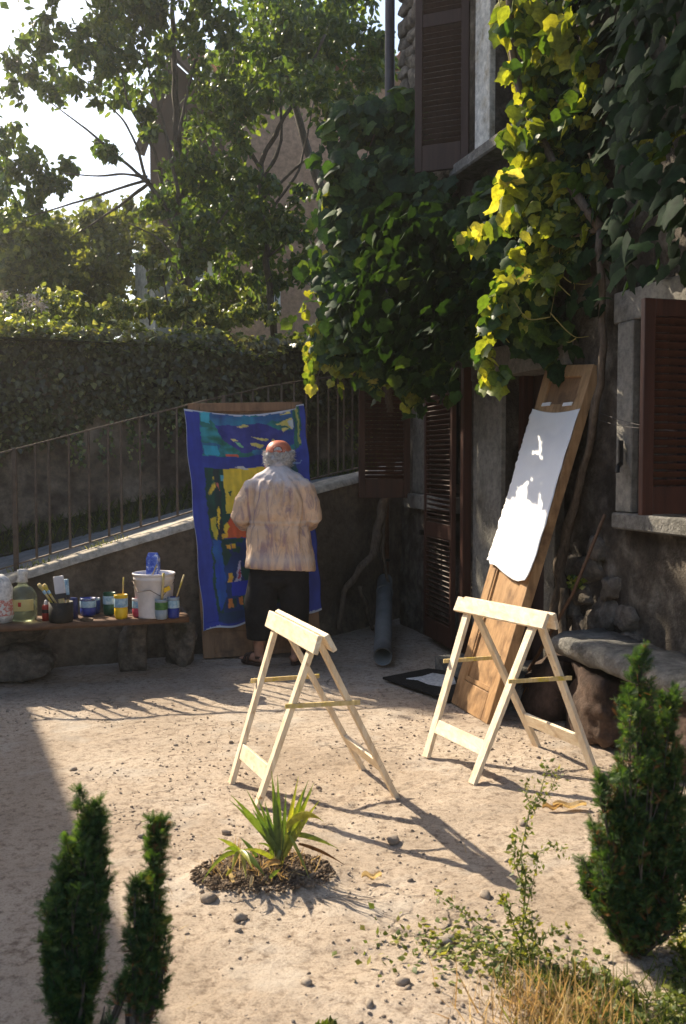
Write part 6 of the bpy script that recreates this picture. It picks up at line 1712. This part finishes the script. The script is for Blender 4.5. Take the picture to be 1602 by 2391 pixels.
# cap worn back to front
b = MB(); cc = hc + Vector((0, .0, .030))
def cappt(u, v):
    a = 2 * PI * u; t = v * PI / 2
    r_ = math.cos(t) ** .8
    return cc + Vector((.098 * r_ * math.cos(a), .108 * r_ * math.sin(a), .092 * math.sin(t)))
b.grid(cappt, 36, 12); nn0 = len(b.v)
cp_ = b.build('cap', M['cap_red'], pn, True, recalc=False)
b = MB(); arc = [(x, math.sin(math.acos(max(-1, min(1, x / .034)))) * .034) for x in [-.034 + .068 * i / 12 for i in range(13)]]
def cs(x, z, off=.0):   # on the cap's back
    t = math.asin(min(1, max(0, z) / .092)); r_ = math.cos(t) ** .8
    y = -math.sqrt(max(0, 1 - (x / (.098 * r_)) ** 2)) * .108 * r_
    return cc + Vector((x, y - off, z))
pts_ = [cs(x, .012 + z, .002) for x, z in arc]
for a_, c_ in zip(pts_[:-1], pts_[1:]): b.beam(a_, c_, .008, .004, side=Vector((0, -.3, 1)))
b.beam(cs(-.036, .006, .002), cs(.036, .006, .002), .013, .004, side=Vector((0, 0, 1)))
b.build('cap_strap', M['cap_dark'], cp_)
b = MB(); b.add([tuple(cs(0, .018, .0012))] + [tuple(cs(x * .9, .012 + z * .85, .0012)) for x, z in arc], [(0, i + 1, i + 2) for i in range(12)]); b.build('cap_opening', M['hair'], cp_)
b = MB()
def peak(u, v):
    x = (u - .5) * .15; y = .095 + v * .07 * (1 - (2 * u - 1) ** 2 * .5)
    return cc + Vector((x, y, .004 - v * .02 - .02 * (2 * u - 1) ** 2))
b.grid(peak, 12, 4); b.build('cap_peak', M['cap_red'], cp_, True)
# brush in the left hand
bt = thing('paint_brush', 'brush held in the painter\'s left hand close to the canvas', 'brush', tuple(armL[2]))
b = MB(); hp_ = armL[2] + Vector((.045, .085, -.02)); b.tube([hp_ + Vector((.02, -.06, -.05)), hp_, hp_ + Vector((-.02, .08, .07))], [.005, .006, .005], 8); b.build('handle', M['pine_thin'], bt, True)
b = MB(); b.tube([hp_ + Vector((-.02, .08, .07)), hp_ + Vector((-.028, .105, .095))], [.008, .004], 8); b.build('bristles', M['p_red'], bt, True)

# ------------------------------------------------------------------ the little palm
pl = thing('young_palm', 'small green palm sprouting from a mound of dug soil in the yard', 'palm', (-.262, 3.66, gzf(-.262, 3.66)))
def blade(px0, py0, px1, py1, w, sag, Y0=3.66, Y1=None, mi=0, fold=.35):
    Y1 = Y0 if Y1 is None else Y1
    a, c = at(px0, py0, Y0), at(px1, py1, Y1)
    b = MB(); N_ = 12; d = (c - a); L = d.length; s_ = d.normalized().cross(Vector((0, -1, .25))).normalized()
    if s_.length < .1: s_ = Vector((1, 0, 0))
    nrm_ = s_.cross(d.normalized())
    for i in range(N_ + 1):
        t = i / N_; p = a + d * t + Vector((0, 0, sag * 4 * t * (1 - t)))
        ww = w * .86 * (.35 + 1.1 * math.sin(PI * min(1, t * .9 + .12)) ** .8) * (1 - t ** 3) * .5 + .0006
        for q in (-1, 0, 1): b.v.append(tuple(p + s_ * ww * q - nrm_ * abs(q) * ww * fold))
    for i in range(N_):
        for q in range(2): b.f.append((i * 3 + q, i * 3 + q + 1, (i + 1) * 3 + q + 1, (i + 1) * 3 + q)); b.mi.append(0)
    b.build('leaf', M['palm'] if mi == 0 else (M['drygrass'] if mi == 1 else M['conifer_dry']), pl, True, recalc=False)
for L in [(658, 2010, 668, 1850, .016, .0), (648, 2005, 618, 1870, .018, .004), (655, 2005, 600, 1860, .014, .006), (664, 2000, 745, 1870, .016, .012, 3.64, 3.6), (650, 2015, 560, 1985, .014, .02, 3.64, 3.6), (560, 1990, 520, 1990, .012, .015, 3.58, 3.5), (558, 1985, 540, 2040, .012, .012, 3.56, 3.46), (560, 1985, 590, 2030, .014, .012, 3.56, 3.46), (655, 2010, 634, 1800, .020, .0), (655, 2010, 648, 1808, .018, 0), (650, 2000, 640, 1835, .022, 0), (660, 2000, 697, 1812, .015, .005, 3.66, 3.72), (662, 2000, 720, 1822, .016, .01, 3.66, 3.72), (664, 2000, 733, 1828, .018, .01, 3.66, 3.75), (665, 2000, 728, 1845, .018, .01, 3.66, 3.6), (662, 1995, 710, 1840, .018, .01), (660, 1990, 690, 1860, .018, .005),
          (655, 2000, 540, 1857, .022, .012, 3.66, 3.62), (655, 1995, 536, 1868, .015, .01, 3.66, 3.7), (652, 1990, 575, 1842, .014, .0, 3.66, 3.75), (650, 2000, 590, 1890, .022, .01), (668, 1930, 757, 1920, .024, .035, 3.62, 3.5), (670, 1945, 790, 1982, .016, .012, 3.66, 3.6), (672, 1940, 700, 1900, .02, .0),
          (650, 2020, 645, 1930, .024, .0), (655, 2025, 660, 1930, .02, .0), (640, 2000, 630, 1960, .02, .0), (676, 1950, 722, 2050, .010, .008, 3.64, 3.55), (560, 1985, 508, 1957, .012, .004, 3.6, 3.58), (562, 1990, 472, 2060, .014, .035, 3.6, 3.5), (562, 1985, 620, 2048, .018, .01, 3.6, 3.5), (565, 1990, 575, 2050, .012, .0, 3.6, 3.5), (600, 2000, 560, 1955, .012, .005, 3.62, 3.64), (655, 2015, 612, 2030, .012, .01, 3.6, 3.5, 1), (655, 2012, 612, 2022, .010, .012, 3.6, 3.52, 1),
          (630, 2050, 655, 2030, .012, .004, 3.5, 3.5), (545, 2060, 530, 2020, .012, 0, 3.5, 3.5, 1), (697, 1970, 805, 2020, .010, .01, 3.68, 3.6, 2), (640, 1985, 600, 1970, .006, .01, 3.7, 3.7), (590, 2045, 583, 2075, .01, .0, 3.45, 3.42, 1), (540, 2030, 528, 2045, .01, .0, 3.5, 3.45)]:
    blade(*L)
b = MB(); b.tube([(-.262, 3.66, .02), at(655, 1985, 3.66)], [.012, .008], 8); b.build('stem', M['stemgreen'], pl, True)

n_ = 260
a_ = rng.random(n_) * 2 * PI; r_ = np.sqrt(rng.random(n_))
x = -.30 + .21 * r_ * np.cos(a_); y = 3.65 + .12 * r_ * np.sin(a_)
leafcloud('mound_grass', np.stack([x, y, gz(x, y) + .015], 1), rvec(n_) * [1, 1, .3], rvec(n_, .6) + [0, 0, .8], .03 + .06 * rng.random(n_), BV * [1.2, 1, 1], BF, M['drygrass'])
n_ = 170
x = rng.uniform(-1.2, 1.2, n_); y = rng.uniform(2.6, 5.6, n_)
leafcloud('straw_litter', np.stack([x, y, gz(x, y) + .004], 1), rvec(n_, .3) + [0, 0, 1], rvec(n_) * [1, 1, .05], .02 + .05 * rng.random(n_), BV * [1.0, 1, .3], BF, M['drygrass'])
# ------------------------------------------------------------------ young cypresses in the foreground
def conifer(label, base, plumes, seed=0, dry=.0):
    """plumes: (tip point, foot height, radius, sprays)"""
    t = thing('cypress_shrub', label, 'shrub', tuple(base), 'young cypress shrubs in the foreground')
    base = Vector(base)
    P = []; T = []; S = []; DP = []; DT = []
    allp = []
    for (tip, z0, rad, n_, prof) in plumes:
        tip = Vector(tip); allp.append((tip, z0, rad * .62, int(n_ * .42), prof))
        for q in range(9):
            a = random.uniform(0, 2 * PI); k = random.uniform(.42, .94)
            e_ = base.lerp(tip, k) + Vector((math.cos(a), math.sin(a), 0)) * rad * random.uniform(.55, 1.05) * prof(k)
            e_.z = base.z + (tip.z - base.z) * k
            allp.append((e_, max(.25, z0), rad * random.uniform(.30, .42), int(n_ * .085), prof))
    for (tip, z0, rad, n_, prof) in allp:
        tip = Vector(tip); mid = base.lerp(tip, .5) + Vector(((tip.x - base.x) * .15, 0, 0))
        def axis(t_): return base * (1 - t_) ** 2 + mid * 2 * t_ * (1 - t_) + tip * t_ ** 2
        b = MB(); b.tube([axis(i / 8) for i in range(9)], [.010 * (1 - i / 9.5) for i in range(9)], 6)
        H = tip.z - base.z
        # rising side branches carry the sprays
        nb_r = int(n_ / 52)
        for _ in range(nb_r):
            tt = z0 + (1 - z0) * random.random() ** .85
            a = random.uniform(0, 2 * PI); rr = rad * prof(tt) * (.30 + .80 * random.random() ** .8) * (1 + .22 * math.sin(a * 2 + tt * 13 + seed))
            c0 = axis(max(0, tt - .10 - .10 * random.random())); dirv = Vector((math.cos(a), math.sin(a), 0))
            cm = axis(min(1, tt)) + dirv * rr
            L = random.uniform(.035, .075)
            c1 = cm + Vector((dirv.x * .22, dirv.y * .22, 1)).normalized() * L
            b.tube([c0, c0.lerp(cm, .6) + dirv * rr * .12, cm, c1], [.0026, .0018, .0013, .0008], 4, cap=False)
            ax = (c1 - cm).normalized()
            for q in range(40):
                k = random.random() ** .8
                rr2 = .017 * (1 - k * .75)
                o2 = Vector((random.gauss(0, 1), random.gauss(0, 1), random.gauss(0, .3))).normalized() * rr2 * random.random() ** .5
                p = (c0.lerp(cm, .55 + .45 * k * 1.6) if k < .28 else cm.lerp(c1, (k - .28) / .72)) + o2
                d = ax * .8 + o2.normalized() * random.uniform(.3, 1.1) + Vector((random.gauss(0, .25), random.gauss(0, .25), random.gauss(.15, .25)))
                if random.random() < dry * (1.8 if k < .4 else .35): DP.append(p[:]); DT.append(d[:])
                else: P.append(p[:]); T.append(d[:])
        b.build('stem', M['bark'], t, True)
    P = np.array(P); T = np.array(T)
    leafcloud('foliage', P, rvec(len(P)) + [0, -.3, 0], T, .017 + .019 * rng.random(len(P)), PV, PF, M['conifer'], t)
    if DP:
        P = np.array(DP); T = np.array(DT)
        leafcloud('dry_foliage', P, rvec(len(P)), T, .020 + .016 * rng.random(len(P)), PV, PF, M['conifer_dry'], t)
    return t
col_ = lambda t_: (.75 + .45 * math.sin(PI * min(1, t_ * .95))) * (1 - max(0, t_ - .80) / .2 * .75) * (.45 + .55 * min(1, t_ / .35))
conifer('thick dark cypress shrub at the lower left edge', (-.72, 2.56, -.02), [(at(205, 1890, 2.60), .10, .070, 7000, col_), (at(160, 2015, 2.62), .2, .056, 3600, col_), (at(235, 2080, 2.55), .15, .036, 2200, col_), (at(150, 2120, 2.58), .1, .05, 2600, col_)], 1)
conifer('thin cypress shrub second from the left edge', (-.555, 2.53, -.02), [(at(370, 1955, 2.58), .46, .047, 3600, col_), (at(388, 2190, 2.56), .35, .035, 700, col_), (at(318, 2230, 2.56), .4, .025, 420, col_)], 2, .07)
conifer('tall bushy cypress shrub at the right edge before the stone bench', (.93, 3.08, -.02), [(at(1492, 1548, 3.12), .10, .078, 8200, col_), (at(1405, 1850, 3.02), .15, .085, 6200, col_), (at(1565, 1640, 3.16), .15, .085, 6000, col_), (at(1585, 1900, 3.05), .12, .09, 4600, col_), (at(1470, 1680, 3.02), .15, .060, 3000, col_), (at(1425, 2080, 3.0), .02, .07, 2200, col_), (at(1560, 2090, 3.02), .02, .09, 2600, col_)], 3, .08)
conifer('tiny sparse cypress sprig low between the two left shrubs', (-.66, 2.50, -.02), [(at(290, 2290, 2.52), .3, .03, 500, col_)], 5, .2)

# ------------------------------------------------------------------ weeds and grasses on the right
wd = thing('tall_weed', 'spindly yellowish weed standing on the gravel left of the right cypress', 'weed', (.53, 2.98, 0))
Pw = []; Nw = []; Tw = []; Sw = []; b = MB()
def wstem(pts, r, dens, lsz, Y=3.0):
    P = [at(x, y, Y + random.uniform(-.03, .03)) for x, y in pts]; out = []
    for i in range(len(P) - 1):
        for q in range(6): out.append(P[i].lerp(P[i + 1], q / 6))
    out.append(P[-1]); b.tube(out, [r * (1 - .7 * i / len(out)) for i in range(len(out))], 5)
    for i, p in enumerate(out):
        for _ in range(dens):
            Pw.append((p + Vector((random.gauss(0, .008), random.gauss(0, .008), random.gauss(0, .008))))[:]); Nw.append((random.gauss(0, 1), random.gauss(0, 1), random.gauss(.5, .6)))
            Tw.append((random.gauss(0, .8), random.gauss(0, .8), random.gauss(.2, .6))); Sw.append(lsz * random.uniform(.5, 1.3))
wstem([(1212, 2270), (1222, 2150), (1228, 2050), (1215, 2000), (1235, 1900), (1262, 1850), (1280, 1785)], .0035, 5, .020)
wstem([(1222, 2150), (1245, 2060), (1260, 1990)], .002, 6, .022); wstem([(1225, 2080), (1200, 2010), (1205, 1950)], .002, 6, .024); wstem([(1215, 2200), (1190, 2130), (1180, 2090)], .002, 5, .03)
wstem([(1212, 2250), (1150, 2180), (1080, 2130), (1020, 2090)], .0025, 5, .020); wstem([(1212, 2260), (1130, 2220), (1050, 2170)], .002, 5, .02); wstem([(1215, 2260), (1270, 2180), (1330, 2170)], .002, 5, .02); wstem([(1230, 2000), (1290, 1975), (1320, 1990)], .0015, 4, .016)
wstem([(1255, 1880), (1290, 1840), (1300, 1800)], .0015, 5, .014); wstem([(1250, 1900), (1225, 1850), (1230, 1820)], .0015, 4, .014); wstem([(1215, 2240), (1250, 2200), (1240, 2130)], .002, 6, .026)
b.build('stem', M['stemgreen'], wd, True)
leafcloud('foliage', np.array(Pw), np.array(Nw), np.array(Tw), np.array(Sw), SV * [.8, 1, 1], SF, M['weed'], wd)
# low green weeds
n_ = 9000
x = rng.uniform(.25, 1.3, n_); y = 2.45 + rng.random(n_) * 1.0
dens = fbm(x * 3.2, y * 3.2, oct=3, seed=91) + 2.4 * (x - .74) - 1.6 * (y - 2.84)
k = dens + rng.normal(0, .10, n_) > .0
x, y = x[k], y[k]; P = np.stack([x, y, gz(x, y) + .015 * rng.random(len(x))], 1)
leafcloud('ground_weeds', P, rvec(len(x), .5) + [0, 0, 1], rvec(len(x)) + [0, 0, .35], .014 + .022 * rng.random(len(x)), SV * [1.3, 1, 1], SF, M['weed'])
n_ = 560
x = np.concatenate([rng.normal(.55, .11, n_ // 2), rng.normal(.36, .13, n_ // 2)]); y = np.concatenate([rng.normal(3.0, .09, n_ // 2), rng.normal(3.12, .10, n_ // 2)])
leafcloud('creeping_weeds', np.stack([x, y, gz(x, y) + .012], 1), rvec(n_, .6) + [0, 0, 1], rvec(n_) + [0, 0, .3], .014 + .018 * rng.random(n_), SV * [1.2, 1, 1], SF, M['weed'])
n_ = 620
x = rng.normal(.585, .10, n_); y = rng.normal(2.67, .10, n_)
leafcloud('dry_grass', np.stack([x, y, gz(x, y)], 1), rvec(n_) * [1, 1, .2], np.tile([0, 0, 1.], (n_, 1)) + rvec(n_, .42), .05 + .11 * rng.random(n_) ** 1.5, BV * [.85, 1, 1], BF, M['drygrass'])
n_ = 900
x = rng.uniform(.45, 1.2, n_); y = rng.uniform(2.4, 2.95, n_)
leafcloud('green_grass', np.stack([x, y, gz(x, y)], 1), rvec(n_) * [1, 1, .2], np.tile([0, 0, 1.], (n_, 1)) + rvec(n_, .5), .03 + .07 * rng.random(n_), BV * [1.3, 1, 1], BF, M['grass'])
n_ = 160
x = rng.normal(-.05, .02, n_); y = rng.normal(2.62, .02, n_)
leafcloud('sprig', np.stack([x, y, gz(x, y)], 1), rvec(n_), np.tile([0, 0, 1.], (n_, 1)) + rvec(n_, .7), .02 + .03 * rng.random(n_), SV, SF, M['grass'])
# wires sagging across by the right window
b = MB()
for (a, c) in (((1385, 958, 6.1), (1602, 1010, 4.75)), ((1385, 975, 6.1), (1530, 1000, 5.0))):
    P0, P1 = at(*a), at(*c); b.tube([P0.lerp(P1, i / 8) - Vector((0, 0, .02 * math.sin(PI * i / 8))) for i in range(9)], .0016, 4)
tag(b.build('thin_wires', M['zinc']), 'thin loose wires from the tilted door to the right hand window', 'wire')

# ------------------------------------------------------------------ morning haze in the air
m_, nt_ = newmat('haze_air')
pv = node(nt_, 'ShaderNodeVolumePrincipled'); pv.inputs['Color'].default_value = (.95, .95, .93, 1); pv.inputs['Density'].default_value = .0024; pv.inputs['Anisotropy'].default_value = .8
lk(nt_, pv.outputs[0], node(nt_, 'ShaderNodeOutputMaterial').inputs['Volume'])
b = MB(); b.hexa([(-410, -70, -1.2), (410, -70, -1.2), (410, 610, -1.2), (-410, 610, -1.2), (-410, -70, 18), (410, -70, 18), (410, 610, 18), (-410, 610, 18)])
hz = b.build('haze', m_); hz['kind'] = 'stuff'; hz['label'] = 'thin bright haze in the air'
